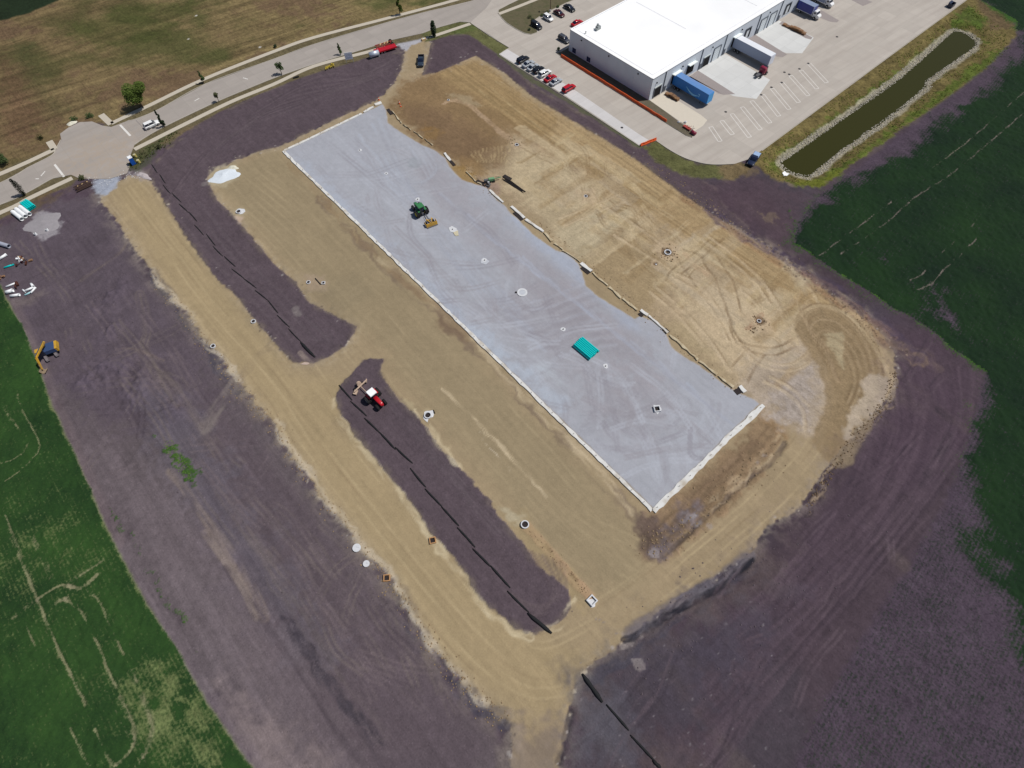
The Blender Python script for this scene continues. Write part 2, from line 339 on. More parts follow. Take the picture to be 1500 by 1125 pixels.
for p in [[(1050,375),(1062,395),(1075,415),(1082,440),(1084,455)], [(1030,385),(1045,405),(1060,440),(1072,475),(1085,500),(1092,510)], [(1000,365),(1025,375),(1040,400)],
          [(1040,350),(1020,368),(985,395),(975,410)], [(1060,350),(1035,370),(1000,400)], [(1072,535),(1090,515),(1095,510)], [(1095,560),(1105,540),(1120,520)],
          [(1070,480),(1078,500),(1100,515),(1135,520),(1165,508)], [(1068,470),(1085,498),(1110,508),(1140,508),(1168,492)]]:
    stroke(p, .4, srgb(112,92,68), .5, .4, 1, 4, jit=.2, dz=-.06)
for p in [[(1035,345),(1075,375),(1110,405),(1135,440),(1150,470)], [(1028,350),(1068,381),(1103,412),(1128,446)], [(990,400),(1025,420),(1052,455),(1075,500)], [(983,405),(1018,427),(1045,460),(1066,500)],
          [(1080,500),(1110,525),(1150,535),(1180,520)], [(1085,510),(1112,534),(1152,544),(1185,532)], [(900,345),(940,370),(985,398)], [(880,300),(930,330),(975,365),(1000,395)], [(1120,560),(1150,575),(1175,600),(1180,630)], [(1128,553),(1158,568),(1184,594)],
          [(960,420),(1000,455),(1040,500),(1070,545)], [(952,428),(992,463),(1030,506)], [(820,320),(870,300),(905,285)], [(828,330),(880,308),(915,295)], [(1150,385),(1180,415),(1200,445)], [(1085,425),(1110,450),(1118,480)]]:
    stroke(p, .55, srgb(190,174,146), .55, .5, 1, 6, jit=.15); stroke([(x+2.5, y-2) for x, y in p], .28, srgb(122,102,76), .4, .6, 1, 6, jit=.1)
# turn-around loop of brown compacted clay and the pale lens inside it
lo = srgb(136,119,92)
loop = [(1215,650),(1232,600),(1228,560),(1212,520),(1190,492),(1186,472),(1202,462),(1228,468),(1255,495),(1270,530),(1272,565),(1255,610),(1225,660)]
stroke(loop, 4.0, lo, .95, .1, 1, 8, soft=.25, jit=.5)
area([(1195,470),(1230,468),(1262,500),(1275,545),(1262,600),(1222,660),(1205,640),(1228,585),(1215,530),(1180,490)], lo, 1.2, .8, .9, var=n_mid, varamt=.04)
area([(1207,490),(1216,487),(1231,488),(1238,505),(1238,522),(1236,542),(1228,530),(1216,508)], srgb(160,148,120), .5, .5, .95, var=streakB, varamt=.12)
for k in range(12):
    c = (1222, 560); a = .5+.09*k
    pp = [(c[0]+(x-c[0])*a, c[1]+(y-c[1])*(a*.92+.06)) for x, y in loop[2:12]]
    stroke(pp, .30, srgb(164,146,118) if k % 2 else srgb(118,100,76), .42, .5, 1, 8, seed=k, jit=.12)
stroke([(1168,505),(1162,485),(1170,465),(1190,450),(1215,450),(1245,465),(1275,500),(1300,545),(1303,575)], .6, srgb(182,166,136), .6, .5, 1, 6, jit=.2)
area([(1269,552),(1285,548),(1305,556),(1299,582),(1275,606),(1255,628),(1240,642),(1236,630),(1242,612),(1262,580)], srgb(172,160,142), .6, .8, .9, var=n_mid, varamt=.08)
area([(1140,375),(1165,420),(1178,430),(1190,410),(1160,388)], srgb(168,160,140), 1, .6, .4)
stroke([(1240,455),(1270,478),(1296,520),(1308,560),(1304,585)], 1.0, srgb(178,160,128), .6, .5, 1, 6, jit=.5)
stroke([(1275,470),(1300,500),(1330,520),(1350,530)], 2.0, srgb(140,116,90), .6, .8, 1, 5, jit=1)
stroke([(1300,500),(1345,520),(1370,540)], 3.0, srgb(124,104,90), .5, .8, 1, 5, jit=1)
# excavated pits and the fresh soil round them
for c, r in [((757,212),1.4),((859,287),1.6),((977,369),2.0),((960,386),1.2),((1112,470),2.2)]:
    spot(c, r*1.5, srgb(176,158,132), .6, rag=1.1, dz=.1); spot(c, r*.5, srgb(98,78,60), .8, rag=.5, dz=-.3)
stroke([(1095,482),(1105,474),(1116,462)], .8, srgb(150,116,92), .6, .8, 1, 2, jit=.6)
stroke([(1002,372),(1020,392),(1035,402)], 1.0, srgb(176,154,126), .6, .8, 1, 2, jit=.8)
stroke([(888,440),(880,455),(900,462)], 1.4, srgb(150,138,110), .4, .8, 1, 2, jit=.8)
area([(700,262),(730,268),(735,282),(718,288),(705,276)], srgb(140,120,110), 1, 1, .7, var=n_mid, varamt=.25)
# trench backfill stripe beside the lower island
stroke([(772,772),(800,802),(830,838),(862,872)], 1.15, srgb(168,142,114), .85, .3, 1, 4, soft=.3, jit=.3, dz=.12)
stroke([(800,798),(830,832),(858,862)], .35, srgb(88,70,52), .6, 1, 1, 2, jit=.3)
area([(722,742),(760,750),(800,800),(860,870),(850,890),(825,880),(780,820),(745,770)], srgb(152,136,102), 1.0, .9, .5, var=n_mid, varamt=.15)
area([(728,742),(752,748),(765,762),(748,765)], srgb(176,168,144), .7, .8, .7)
stroke([(628,632),(645,652),(668,690)], 1.3, srgb(176,162,132), .7, .5, 1, 3, jit=.7)
stroke([(590,590),(610,604),(622,604)], 1.0, srgb(170,158,128), .7, .5, 1, 3, jit=.7)

area([(752,1070),(790,1062),(832,1052),(846,1100),(850,1170),(735,1170),(745,1110)], srgb(112,102,98,.95), 3, 3.0, .6, var=n_mid, varamt=.2)
for p_, w_ in [([(748,690),(700,632)], .1), ([(404,619),(420,650),(452,692),(479,735),(516,775),(545,813),(583,852),(609,903),(638,948),(670,986),(711,1030)], 1.1), ([(296,500),(322,520),(350,556)], .9), ([(222,395),(246,428),(286,468)], .9)]:
    stroke(p_, w_, srgb(184,174,154), .6, .9, 1.2, 3, seed=6, jit=.7)
# ---- dark topsoil bands and islands laid over the clay
tb = srgb(90,77,85,.95)
TB1 = [(219,252),(240,222),(300,178),(380,138),(470,102),(540,86),(586,77),(592,84),(587,104),(575,125),(551,147),(473,184),(407,216),(387,220),(349,232),(328,243),(310,250),(303,263),(317,293),(341,315),(371,352),(403,389),(432,413),(453,445),(493,464),(523,480),(507,506),(480,524),(460,532),(430,531),(410,510),(387,483),(363,456),(349,435),(320,411),(291,371),(264,333),(240,293)]
TB3 = [(533,524),(563,525),(557,544),(568,563),(584,587),(608,605),(632,632),(640,651),(667,677),(712,728),(747,776),(768,800),(786,828),(820,852),(838,874),(836,890),(822,910),(802,920),(778,930),(746,914),(704,875),(678,834),(637,789),(618,760),(595,728),(565,691),(523,640),(501,613),(491,581),(499,563),(515,547)]
TB2 = [(634,60),(656,52),(689,50),(720,72),(745,93),(780,126),(832,156),(887,190),(938,220),(1000,255),(1047,272),(1060,300),(1110,345),(1060,325),(996,283),(945,243),(887,205),(830,172),(780,142),(740,108),(697,82),(671,93),(639,107),(619,111),(626,92)]
for P_, zc in ((TB1, tb), (TB2, srgb(86,72,80,.95)), (TB3, tb)):
    idx, mm, sdd = area(P_, zc, .2, .34, 1, TOP, var=n_big, varamt=.06, rg=.55)
    Cc[idx] *= (1+(0.07*streak[idx]+.04*n_fine[idx])*mm)[:, None]
    Z[idx] += .12*mm
    e = np.exp(-((sdd-.2)/.7)**2)*np.clip(n_mid[idx]+.2, 0, 1); blend(idx, srgb(120,108,92), e*.5)
for P_, nn in ((TB1, 26), (TB3, 10)):     # faint combed passes
    pass
for k in range(20):
    stroke([(240+k*8,300-k*8),(300+k*9,225-k*6),(420+k*6,165-k*3),(560+k*1.2,112-k*1.5)], .4, srgb(104,92,96) if k % 2 else srgb(74,62,72), .32, .5, 1, 8, seed=k)
for k in range(8):
    stroke([(236+k*8,296),(300+k*8,375),(360+k*9,440),(420+k*9,500)], .4, srgb(102,92,98) if k % 2 else srgb(76,66,76), .25, .5, 1, 8, seed=k)
for k in range(14):
    stroke([(760+k*5,800+k*2),(800+k*2.2,850+k*1.5),(805-k*1.5,895-k*.6),(780-k*3,905-k*3)], .35, srgb(108,94,98) if k % 2 else srgb(74,62,70), .35, .4, 1, 4, seed=k)
for k in range(9):
    stroke([(540+k*6,560+k*3),(620+k*6,660+k*4),(720+k*6,780+k*2)], .35, srgb(104,94,98) if k % 2 else srgb(76,66,74), .25, .5, 1, 6, seed=k)
for c in [(432,453),(437,460),(300,270)]: spot(c, .9, srgb(134,126,124), .5)
stroke([(440,517),(450,528),(457,534)], .8, srgb(150,134,124), .6, .5, 1, 3)

for p_, w_ in [([(489,585),(500,618),(521,644),(562,695),(593,733),(616,765),(635,794),(676,839),(702,880),(744,919),(778,934)], .9), ([(838,880),(826,908),(805,922)], .8), ([(610,600),(640,645),(670,682)], .8)]:
    stroke(p_, w_, srgb(190,178,148), .75, .7, 1.2, 3, seed=4, jit=.5)
# ---- topsoil east and south: long curving passes in the dark earth
arcs = [[(1440,548),(1432,620),(1370,720),(1260,860),(1150,1000),(1040,1150)], [(1330,520),(1355,590),(1330,680),(1250,800),(1140,900),(1010,1010)], [(1250,700),(1180,800),(1080,900),(960,980)]]
for k in range(44):
    t = k/43; i0 = 0 if t < .5 else 1; tt = (t*2) % 1.0
    A = np.array(arcs[i0], float); B = np.array([(x+0.0, y) for x, y in arcs[i0+1]]+([arcs[i0+1][-1]] if len(arcs[i0+1]) < 6 else []), float)
    m6 = min(len(A), len(B)); p = A[:m6]*(1-tt)+B[:m6]*tt
    stroke([tuple(q) for q in p], .5+.6*(k % 3 == 0), srgb(106,88,100,.9) if k % 2 else srgb(62,52,64,.8), .30, .8, 1, 14, seed=k, jit=.15, dz=-.02 if k % 2 else 0)
area([(1290,530),(1340,480),(1440,548),(1420,620),(1340,720),(1180,900),(1060,1125),(880,1150),(1000,900),(1200,720),(1300,600)], srgb(88,70,84,.85), 5, 3, .35)
area([(850,1000),(920,950),(1010,890),(1100,900),(1080,1000),(960,1125),(850,1125)], srgb(66,66,78,.88), 5, 3, .5, var=n_mid, varamt=.16)
area([(1080,830),(1160,800),(1140,880),(1060,900),(1000,930),(1000,890)], srgb(104,92,84,.9), 4, 3, .35)
area([(850,1020),(900,1010),(940,1080),(930,1140),(830,1140)], srgb(92,92,104,.92), 3, 2, .5, var=n_mid, varamt=.2)
area([(985,960),(1100,880),(1170,860),(1130,920),(1020,1000)], srgb(82,74,92,.9), 5, 3, .4)
for c in [(915,930),(925,928),(920,938),(912,944),(940,932),(935,975)]: spot(c, .55, srgb(160,150,146), .4, rag=1.2)
for k in range(60):
    c = (R1.uniform(850, 1150), R1.uniform(880, 1125)); spot(c, R1.uniform(.08, .2), srgb(130,124,130), .5, rag=.2)
stroke([(836,1045),(828,1080),(818,1115)], .8, srgb(58,54,60,.9), .7, .6, 1, 3, dz=-.3)
stroke([(1375,600),(1392,620),(1380,660),(1350,710)], 1.1, srgb(58,50,60,.85), .5, .8, 1, 3)
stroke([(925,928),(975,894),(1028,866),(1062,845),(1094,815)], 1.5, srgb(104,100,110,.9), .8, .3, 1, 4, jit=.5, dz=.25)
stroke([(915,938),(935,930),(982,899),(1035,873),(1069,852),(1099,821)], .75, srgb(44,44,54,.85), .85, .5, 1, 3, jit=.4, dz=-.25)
area([(1010,270),(1110,255),(1170,285),(1165,330),(1150,360),(1080,320)], srgb(84,66,76,.95), 3, 2, .6, var=n_mid, varamt=.15)
stroke([(1040,310),(1090,345),(1160,385),(1240,435),(1300,480),(1340,520)], 2.2, srgb(78,66,92,.9), .5, .5, 1, 5, jit=1)
stroke([(1180,400),(1260,455),(1310,490)], 1.6, srgb(122,96,86), .55, .6, 1, 5, jit=1)
for k in range(160):
    c = (R1.uniform(1010, 1330),); c = (c[0], 285+(c[0]-1010)*.72+R1.uniform(-9, 9)); spot(c, R1.uniform(.1, .3), R1.choice([srgb(60,50,50), srgb(150,130,110)]), .6, rag=.3)
for k in range(260):   # clods thrown along the clay shoulders
    P_ = CLAYP[R1.randrange(len(CLAYP))]; Q_ = CLAYP[(CLAYP.index(P_)+1) % len(CLAYP)]; t = R1.random()
    c = (P_[0]*(1-t)+Q_[0]*t+R1.uniform(-6, 6), P_[1]*(1-t)+Q_[1]*t+R1.uniform(-6, 6))
    spot(c, R1.uniform(.1, .3), R1.choice([srgb(186,176,156), srgb(70,62,64), srgb(170,164,160)]), .55, rag=.3, dz=.04)
spot((1160,216+52), 1.5, srgb(140,124,96), .5); spot((1128,318), 1.6, srgb(130,112,84), .35, rag=1.8)

area([(570,58),(588,50),(616,47),(622,52),(616,62),(604,66),(596,76),(588,72),(580,66)], srgb(168,170,178), .5, .5, .95, var=n_mid, varamt=.06)
# ---- stone pad
PADP = [(415,222),(560,153),(566,162),(568,180),(578,188),(590,196),(616,212),(636,220),(652,232),(658,244),(676,264),(696,270),(714,276),(728,294),(738,300),(748,312),(765,328),(780,344),(800,358),(814,367),(830,372),(846,386),(852,400),(858,418),(873,432),(900,450),(929,467),(938,463),(955,470),(972,483),(983,509),(1000,522),(1020,533),(1042,548),(1060,563),(1078,574),(1104,585),(1112,592),(957,745)]
idx, mP, _ = area(PADP, c_grav, .25, .12, 1, PAD, rg=0.0)
Cc[idx] *= (1+(0.035*n_big[idx]+0.03*streak[idx]+.02*n_fine[idx])*mP)[:, None]
Z[idx] = Z[idx]*(1-mP)+.10*mP
pad_in = np.zeros(N); pad_in[idx] = mP; Csave = Cc.copy()
tau = srgb(148,146,152)
area([(640,230),(700,300),(760,350),(830,400),(900,470),(960,530),(940,570),(860,500),(790,440),(720,380),(660,310),(610,250)], tau, 4, 2.5, .6, var=n_mid, varamt=.06)
area([(700,440),(860,400),(950,500),(900,560),(830,560),(760,500)], tau, 5, 2.5, .5, var=n_mid, varamt=.05)
area([(850,560),(960,540),(1000,600),(940,650),(860,620)], tau, 5, 2.0, .5, var=n_mid, varamt=.06)
blu = srgb(168,178,190)
area([(440,235),(540,330),(620,400),(700,480),(780,560),(760,560),(640,450),(480,290)], srgb(164,174,188), 3, 2, .6)
area([(690,480),(780,545),(830,590),(825,600),(770,560),(700,505)], blu, 2, 1.8, .75)
area([(780,520),(800,530),(830,568),(815,566),(790,545)], srgb(180,190,198), 1.4, 1.2, .45)
area([(760,300),(880,430),(950,490),(920,480),(830,400),(745,320)], srgb(160,172,190), 2, 1.2, .5)
for k in range(16):   # fans and rings left by the grader
    stroke([(748+k*3.0,448+k*6.5),(800+k*3,438+k*5.5),(860+k*3,415+k*6.5)], .6, srgb(136,134,142) if k % 2 else srgb(168,174,186), .24, .7, 1, 6, seed=k, jit=.3)
for k in range(13):
    r = 16+k*5.2+3*(k*7%3); c = (958, 598); pts = [(c[0]+r*1.35*math.cos(a), c[1]+r*.95*math.sin(a)) for a in np.linspace(-.5+.04*k, 2.5, 12)]
    stroke(pts, .55, srgb(172,178,188) if k % 2 else srgb(140,138,146), .26, .6, 1, 6, seed=k, jit=.25)
for k in range(12):
    stroke([(855+k*8,540+k*2),(880+k*7,570+k*3),(870-k*3,600+k*4)], .5, srgb(140,140,148), .2, .8, 1, 5, seed=k, jit=.3)
for k in range(14):
    stroke([(560-k*5,170+k*4),(600,270+k*3),(660+k*3,340+k*7),(760+k*3,450+k*5)], .6, srgb(168,178,192) if k % 2 else srgb(146,148,158), .25, .8, 1, 9, seed=k, jit=.3)
for k in range(9):
    stroke([(600,180+k*5),(640-k*2,240+k*3),(625-k*3,270)], .5, srgb(170,178,190) if k % 2 else srgb(146,148,156), .25, .6, 1, 6, seed=k)
for k in range(20):
    x0 = 620+k*20; stroke([(x0+6,268+k*15.5),(x0+60,318+k*15.5),(x0+110,360+k*15.2)], .5, srgb(168,178,194) if k % 2 else srgb(148,150,160), .3, .7, 1, 6, seed=k, jit=.3)
spot((606,238), 2.0, srgb(140,148,154), .5, rag=.9)
for k in range(7): stroke([(740+k*12,455+k*11),(790+k*9,460+k*9),(835+k*8,445+k*9)], .9, srgb(134,132,140), .26, .5, 1, 5, seed=k+3, jit=.5)
Cc[:] = Csave*(1-pad_in[:, None])+Cc*pad_in[:, None]
RP = random.Random(31)
for k in range(110):
    t = RP.random(); c = np.array([440+t*560+RP.uniform(-60,90), 215+t*470+RP.uniform(-50,50)]); an = RP.choice([.72,.78,.70,.1,-.2,1.3])+RP.uniform(-.15,.15); ln = RP.uniform(40,150); bd = RP.uniform(-25,25)
    pp = [(c[0]-ln*math.cos(an)/2, c[1]-ln*math.sin(an)/2), (c[0]-bd*math.sin(an), c[1]+bd*math.cos(an)), (c[0]+ln*math.cos(an)/2, c[1]+ln*math.sin(an)/2)]
    cl = RP.choice([srgb(174,180,190), srgb(138,136,144), srgb(146,144,150)]); al = RP.uniform(.2,.45)
    for q in (0, 1): stroke([(x+q*5*math.sin(an), y-q*5*math.cos(an)) for x, y in pp], .4, cl, al, .6, 1, 6, seed=k)
Cc[:] = Csave*(1-pad_in[:, None])+Cc*pad_in[:, None]
# lighter aprons and dust: concrete washout, stone heap
area([(140,262),(165,256),(178,262),(172,272),(158,285),(148,288),(138,275)], srgb(150,160,176), .8, .8, .9, var=n_mid, varamt=.06)
area([(43,325),(58,312),(78,314),(88,328),(80,342),(66,350),(52,346)], srgb(142,138,144), .7, .8, .9, var=n_mid, varamt=.10)
area([(186,252),(205,252),(220,262),(212,264),(196,258)], srgb(150,142,144), .8, .8, .6)
area([(305,250),(330,238),(348,244),(350,262),(330,276),(308,270)], srgb(166,156,130), .8, .6, .8)
area([(338,308),(350,304),(362,310),(358,320),(344,320)], srgb(160,148,122), .8, .6, .7)
area([(345,318),(358,318),(352,328)], srgb(178,160,144), .6, .4, .8)
area([(20,440),(60,424),(66,430),(30,452)], srgb(124,112,108), 1.2, 1, .5)

RW2 = random.Random(17); soil_only = (ZONE == TOP)
Cs = Cc.copy()
for k in range(90):
    t = RW2.random(); c = np.array([70+t*560, 400+t*640+RW2.uniform(-110,80)]); an = math.atan2(1.32,1)+RW2.uniform(-.12,.12) if RW2.random() < .75 else RW2.uniform(0,3.1); ln = RW2.uniform(60,220); bd = RW2.uniform(-16,16)
    pp = [(c[0]-ln*math.cos(an)/2, c[1]-ln*math.sin(an)/2), (c[0]-bd*math.sin(an), c[1]+bd*math.cos(an)), (c[0]+ln*math.cos(an)/2, c[1]+ln*math.sin(an)/2)]
    cl = RW2.choice([srgb(116,102,106,.95), srgb(70,60,70,.9), srgb(122,110,104,.95)]); al = RW2.uniform(.15,.4)
    for q in (0, 1): stroke([(x+q*9*math.sin(an), y-q*9*math.cos(an)) for x, y in pp], .3, cl, al, .8, 1, 5, seed=k, jit=.1)
for k in range(50):
    c = np.array([RW2.uniform(880,1400), RW2.uniform(560,1120)]); an = -.95+RW2.uniform(-.25,.25); ln = RW2.uniform(60,200); bd = RW2.uniform(-18,18)
    pp = [(c[0]-ln*math.cos(an)/2, c[1]-ln*math.sin(an)/2), (c[0]-bd*math.sin(an), c[1]+bd*math.cos(an)), (c[0]+ln*math.cos(an)/2, c[1]+ln*math.sin(an)/2)]
    for q in (0, 1): stroke([(x+q*9*math.sin(an), y-q*9*math.cos(an)) for x, y in pp], .3, RW2.choice([srgb(104,88,98,.9), srgb(58,50,60,.85)]), RW2.uniform(.15,.4), .8, 1, 5, seed=k, jit=.1)
Cc[:] = np.where(soil_only[:, None], Cc, Cs)
# ---- sown grass, meadow, verges
ground_m = srgb(122,109,76,.92)
MEADP = [(-160,300),(0,252),(80,219),(90,200),(110,178),(163,181),(224,152),(299,118),(400,78),(460,57),(567,29),(668,1),(760,-26),(900,-70),(900,-400),(-600,-400),(-600,300)]
idx, mM, _ = area(MEADP, ground_m, .8, .3, 1, MEAD, rg=.6)
_m = G(400,38)-G(150,122); _a = math.atan2(_m[1], _m[0]); _u = X*math.cos(_a)+Y*math.sin(_a); _v = -X*math.sin(_a)+Y*math.cos(_a)+1.2*fbm(X, Y, 30, 2, 3)
mowd = .75*fbm(_u*.018, _v*.42, 1.0, 3, 4)+.6*fbm(_u*.03, _v*1.3, 1.0, 2, 9)+.25*np.sin(_v*1.25)
big_m = fbm(X*.7, Y*1.5, 26, 4, 12)
Cc[idx] *= (1+(.36*mowd[idx]+.09*n_fine[idx])*mM)[:, None]
gm = smooth(.05, .75, big_m[idx]+.35*n_big[idx])*mM; blend(idx, srgb(70,82,42,.85), gm*.8)
bm = smooth(.1, .8, -big_m[idx]+.4*n_mid[idx]+.002*(-X[idx]-60))*mM; blend(idx, srgb(110,90,72,.9), bm*.75)
wgm = smooth(-40, -170, X[idx])*mM; blend(idx, srgb(98,80,60,.9), wgm*.4)
area([(100,40),(200,5),(300,0),(240,60),(150,70),(110,60)], srgb(62,74,34,.85), 4, 3, .5, var=n_mid, varamt=.2)
area([(20,60),(50,70),(60,130),(100,160),(75,160),(30,100)], srgb(64,72,42,.85), 4, 3, .5, var=n_mid, varamt=.2)
area([(0,80),(35,110),(60,160),(40,200),(0,210)], srgb(102,76,62,.9), 5, 3, .55, var=mowd, varamt=.2)
area([(-300,-10),(0,30),(40,20),(86,0),(130,-30),(130,-300),(-600,-300)], srgb(38,52,34,.8), .8, .5, 1, CROPW, var=mowd, varamt=.05)
for c in [(287,23),(276,57),(381,69)]: spot(c, .4, srgb(200,200,196), .8)
# verges round the street
vg = srgb(104,96,72,.92)
area([(-260,330),(0,250),(80,215),(165,178),(224,150),(299,116),(400,76),(460,55),(567,27),(668,0),(760,-28),(1000,-150),(1000,60),(700,40),(690,36),(620,56),(574,66),(540,80),(460,102),(400,127),(320,158),(240,196),(200,222),(190,240),(180,250),(135,258),(108,264),(60,286),(0,314),(-260,420)], vg, .6, .2, 1, MEAD, var=n_mid, varamt=.1)
area([(-140,338),(0,305),(60,280),(104,262),(112,262),(105,272),(78,282),(40,300),(0,322),(-140,360)], vg, .6, .2, 1, MEAD, var=n_mid, varamt=.1)
area([(190,226),(195,216),(240,192),(320,152),(400,119),(460,97),(540,75),(576,62),(585,66),(560,78),(500,97),(460,108),(400,130),(330,160),(280,188),(240,212),(222,222),(200,246),(190,246)], vg, .6, .3, 1, MEAD, var=n_mid, varamt=.1)
area([(190,235),(205,222),(240,200),(262,190),(250,210),(232,220),(215,242),(200,250),(190,248)], srgb(70,78,50,.9), 1.0, 1.0, .7, var=n_mid, varamt=.25)
area([(235,208),(262,192),(300,176),(262,200),(240,218)], srgb(112,96,74), .8, 1.0, .5)
area([(20,300),(80,286),(100,275),(70,300),(40,312),(20,318),(0,330)], srgb(98,82,62,.95), 1.2, 1.0, .8, var=n_mid, varamt=.2)
area([(40,288),(78,276),(80,282),(60,300)], srgb(104,84,60,.95), 1.2, 1.0, .5)
area([(618,50),(645,36),(689,30),(692,36),(746,71),(732,82),(715,70),(690,53),(672,48),(640,58),(622,62)], srgb(94,96,62,.95), .5, .3, 1, MEAD, var=n_mid, varamt=.14)
area([(655,44),(694,36),(700,44),(670,50)], srgb(84,98,52,.95), 1, .8, .6)
# narrow green strip below the lot kerb
stroke([(730,80),(780,118),(832,148),(887,182),(937,214)], 1.1, srgb(88,92,62,.95), .9, .2, 1, 6, jit=.5, sm=False)
area([(944,216),(962,206),(985,222),(1017,238),(1052,243),(1080,242),(1098,236),(1118,221),(1112,240),(1080,262),(1040,262),(1000,256),(960,238)], srgb(90,92,58,.95), .8, .7, 1, MEAD, var=n_mid, varamt=.2)
area([(1055,244),(1100,238),(1120,250),(1100,262),(1060,262)], srgb(112,96,72,.95), 1, 1, .8, var=n_mid, varamt=.2)

# ---- storm-water basin: banks
BANKP = [(1098,231),(1112,215),(1196,158),(1296,84),(1405,2),(1425,-14),(1480,20),(1492,55),(1470,88),(1395,140),(1320,190),(1250,240),(1205,272),(1170,272),(1130,262),(1112,250)]
idx, mK, _ = area(BANKP, srgb(106,96,60,.98), .8, .7, 1, BANK, var=n_mid, varamt=.25, rg=.9)
area([(1128,232),(1145,222),(1230,162),(1300,112),(1380,50),(1400,30),(1440,28),(1445,60),(1430,40),(1395,42),(1300,122),(1200,196),(1150,232),(1140,252),(1128,248)], srgb(86,98,42,.92), 1, 1.2, .9, var=n_mid, varamt=.3)
area([(1150,262),(1180,268),(1230,245),(1330,170),(1440,85),(1470,70),(1480,75),(1400,134),(1320,188),(1250,238),(1205,270),(1165,272)], srgb(80,96,38,.95), 1, 1.2, .9, var=n_mid, varamt=.3)
area([(1160,262),(1200,262),(1230,250),(1200,272),(1170,272)], srgb(106,110,40,.9), 1, 1, .7)
area([(1430,-15),(1480,5),(1490,40),(1450,45),(1435,15)], srgb(98,84,62,.92), 1, 1, .9, var=streak, varamt=.1)
area([(1420,10),(1450,30),(1440,50),(1415,30),(1395,38),(1398,20)], srgb(78,98,40,.9), 1, 1.2, .8, var=n_mid, varamt=.3)

# ---- crops
area([(1420,-40),(1436,0),(1488,30),(1490,52),(1445,100),(1393,140),(1320,195),(1255,245),(1195,292),(1165,335),(1164,357),(1225,399),(1313,455),(1345,471),(1401,514),(1444,546),(1437,570),(1425,620),(1400,700),(1368,766),(1330,830),(1290,890),(1249,956),(1200,1043),(1160,1123),(1130,1190),(2600,1190),(2600,-400),(1420,-400)], srgb(80,67,82,.9), .8, .5, .95, CROPE, rg=.5)
def cropfield(px, base, soft, rag, zone, dens=1.0, alpha=1.0):
    idx, sd_ = sdf_poly(GP(px), 14)
    v = sd_+rag*(n_big[idx]*1.5+n_mid[idx]); m_ = smooth(-soft, soft, v)*dens
    crop[idx] = np.maximum(crop[idx]*(1 if alpha else 0), m_)
    if zone is not None: ZONE[idx[v > 0]] = zone
    return idx, m_
cropfield([(1436,-5),(1492,50),(1500,80),(1452,120),(1395,165),(1330,215),(1262,258),(1215,290),(1190,320),(1166,356),(1225,400),(1313,456),(1350,474),(1401,515),(1444,547),(1443,580),(1432,640),(1412,700),(1392,750),(1403,790),(1435,825),(1455,880),(1475,915),(1495,960),(1560,1010),(2600,1100),(2600,-400),(1410,-400)], None, 4.5, 1.8, None)
cropfield([(1437,570),(1425,620),(1400,700),(1368,766),(1330,830),(1290,890),(1249,956),(1200,1043),(1160,1123),(1130,1190),(2600,1190),(2600,600),(1500,600)], None, 1.2, .6, None, dens=.34)
cropfield([(1164,357),(1225,399),(1313,455),(1350,473),(1401,514),(1444,546),(1470,600),(1600,500),(1300,300),(1200,300)], None, .5, .25, None)
for c, r in [((1330,470),2.2),((1385,455),5),((1400,480),4),((1370,430),3.5),((1420,760),3.5),((1450,800),3),((1405,740),3),((1475,930),3.5),((1440,895),4),((1300,380),2),((1465,830),2)]:
    w = G(*c); idx = np.nonzero((np.abs(X-w[0]) < r*3) & (np.abs(Y-w[1]) < r*3))[0]
    q = np.hypot(X[idx]-w[0], Y[idx]-w[1])/r; crop[idx] *= 1-.38*np.exp(-q*q)*np.clip(.7+n_mid[idx]*1.3, 0, 1.6)
# west crop
area([(-700,417),(0,417),(18,452),(40,496),(80,600),(107,660),(168,796),(209,872),(255,946),(294,1013),(337,1077),(371,1125),(420,1220),(-700,1400)], srgb(104,116,74,.95), .4, .15, 1, CROPW, rg=.4)
cropfield([(-700,416),(0,418),(18,453),(40,497),(80,601),(107,661),(168,797),(209,873),(255,947),(294,1014),(337,1078),(371,1126),(420,1221),(-700,1400)], None, .35, .25, CROPW)
for c, r, a in [((235,1030),6,.42),((262,1055),5,.36),((285,1085),5,.3),((215,1000),5,.2),((245,1010),3,.3),((60,905),8,.08),((30,790),12,.12),((90,830),10,.14),((310,1110),4,.3),((150,990),6,.1),((75,780),8,.12)]:
    w = G(*c); idx = np.nonzero((np.abs(X-w[0]) < r*3) & (np.abs(Y-w[1]) < r*3))[0]
    q = np.hypot(X[idx]-w[0], Y[idx]-w[1])/r; crop[idx] *= 1-a*np.exp(-q*q)*np.clip(.8+n_mid[idx]+.4*n_fine[idx], 0, 1.4)
def croptrack(px, w=.3, a=.8, brk=1.0, ln=3, seed=1):
    P = GP(curve(px, 8) if len(px) > 2 else px); idx, d, s = line_dist(P, w+1)
    nz = fbm(s/ln, d*.2, 1.0, 3, seed)
    w = w*.8; blend(idx, srgb(134,128,106), .5*smooth(w+.5, w*.4, np.abs(d)))
    crop[idx] *= 1-.8*a*smooth(w+.12, w*.3, np.abs(d+.15*n_mid[idx]))*np.clip(1-brk*.55+brk*nz*1.3, 0, 1)
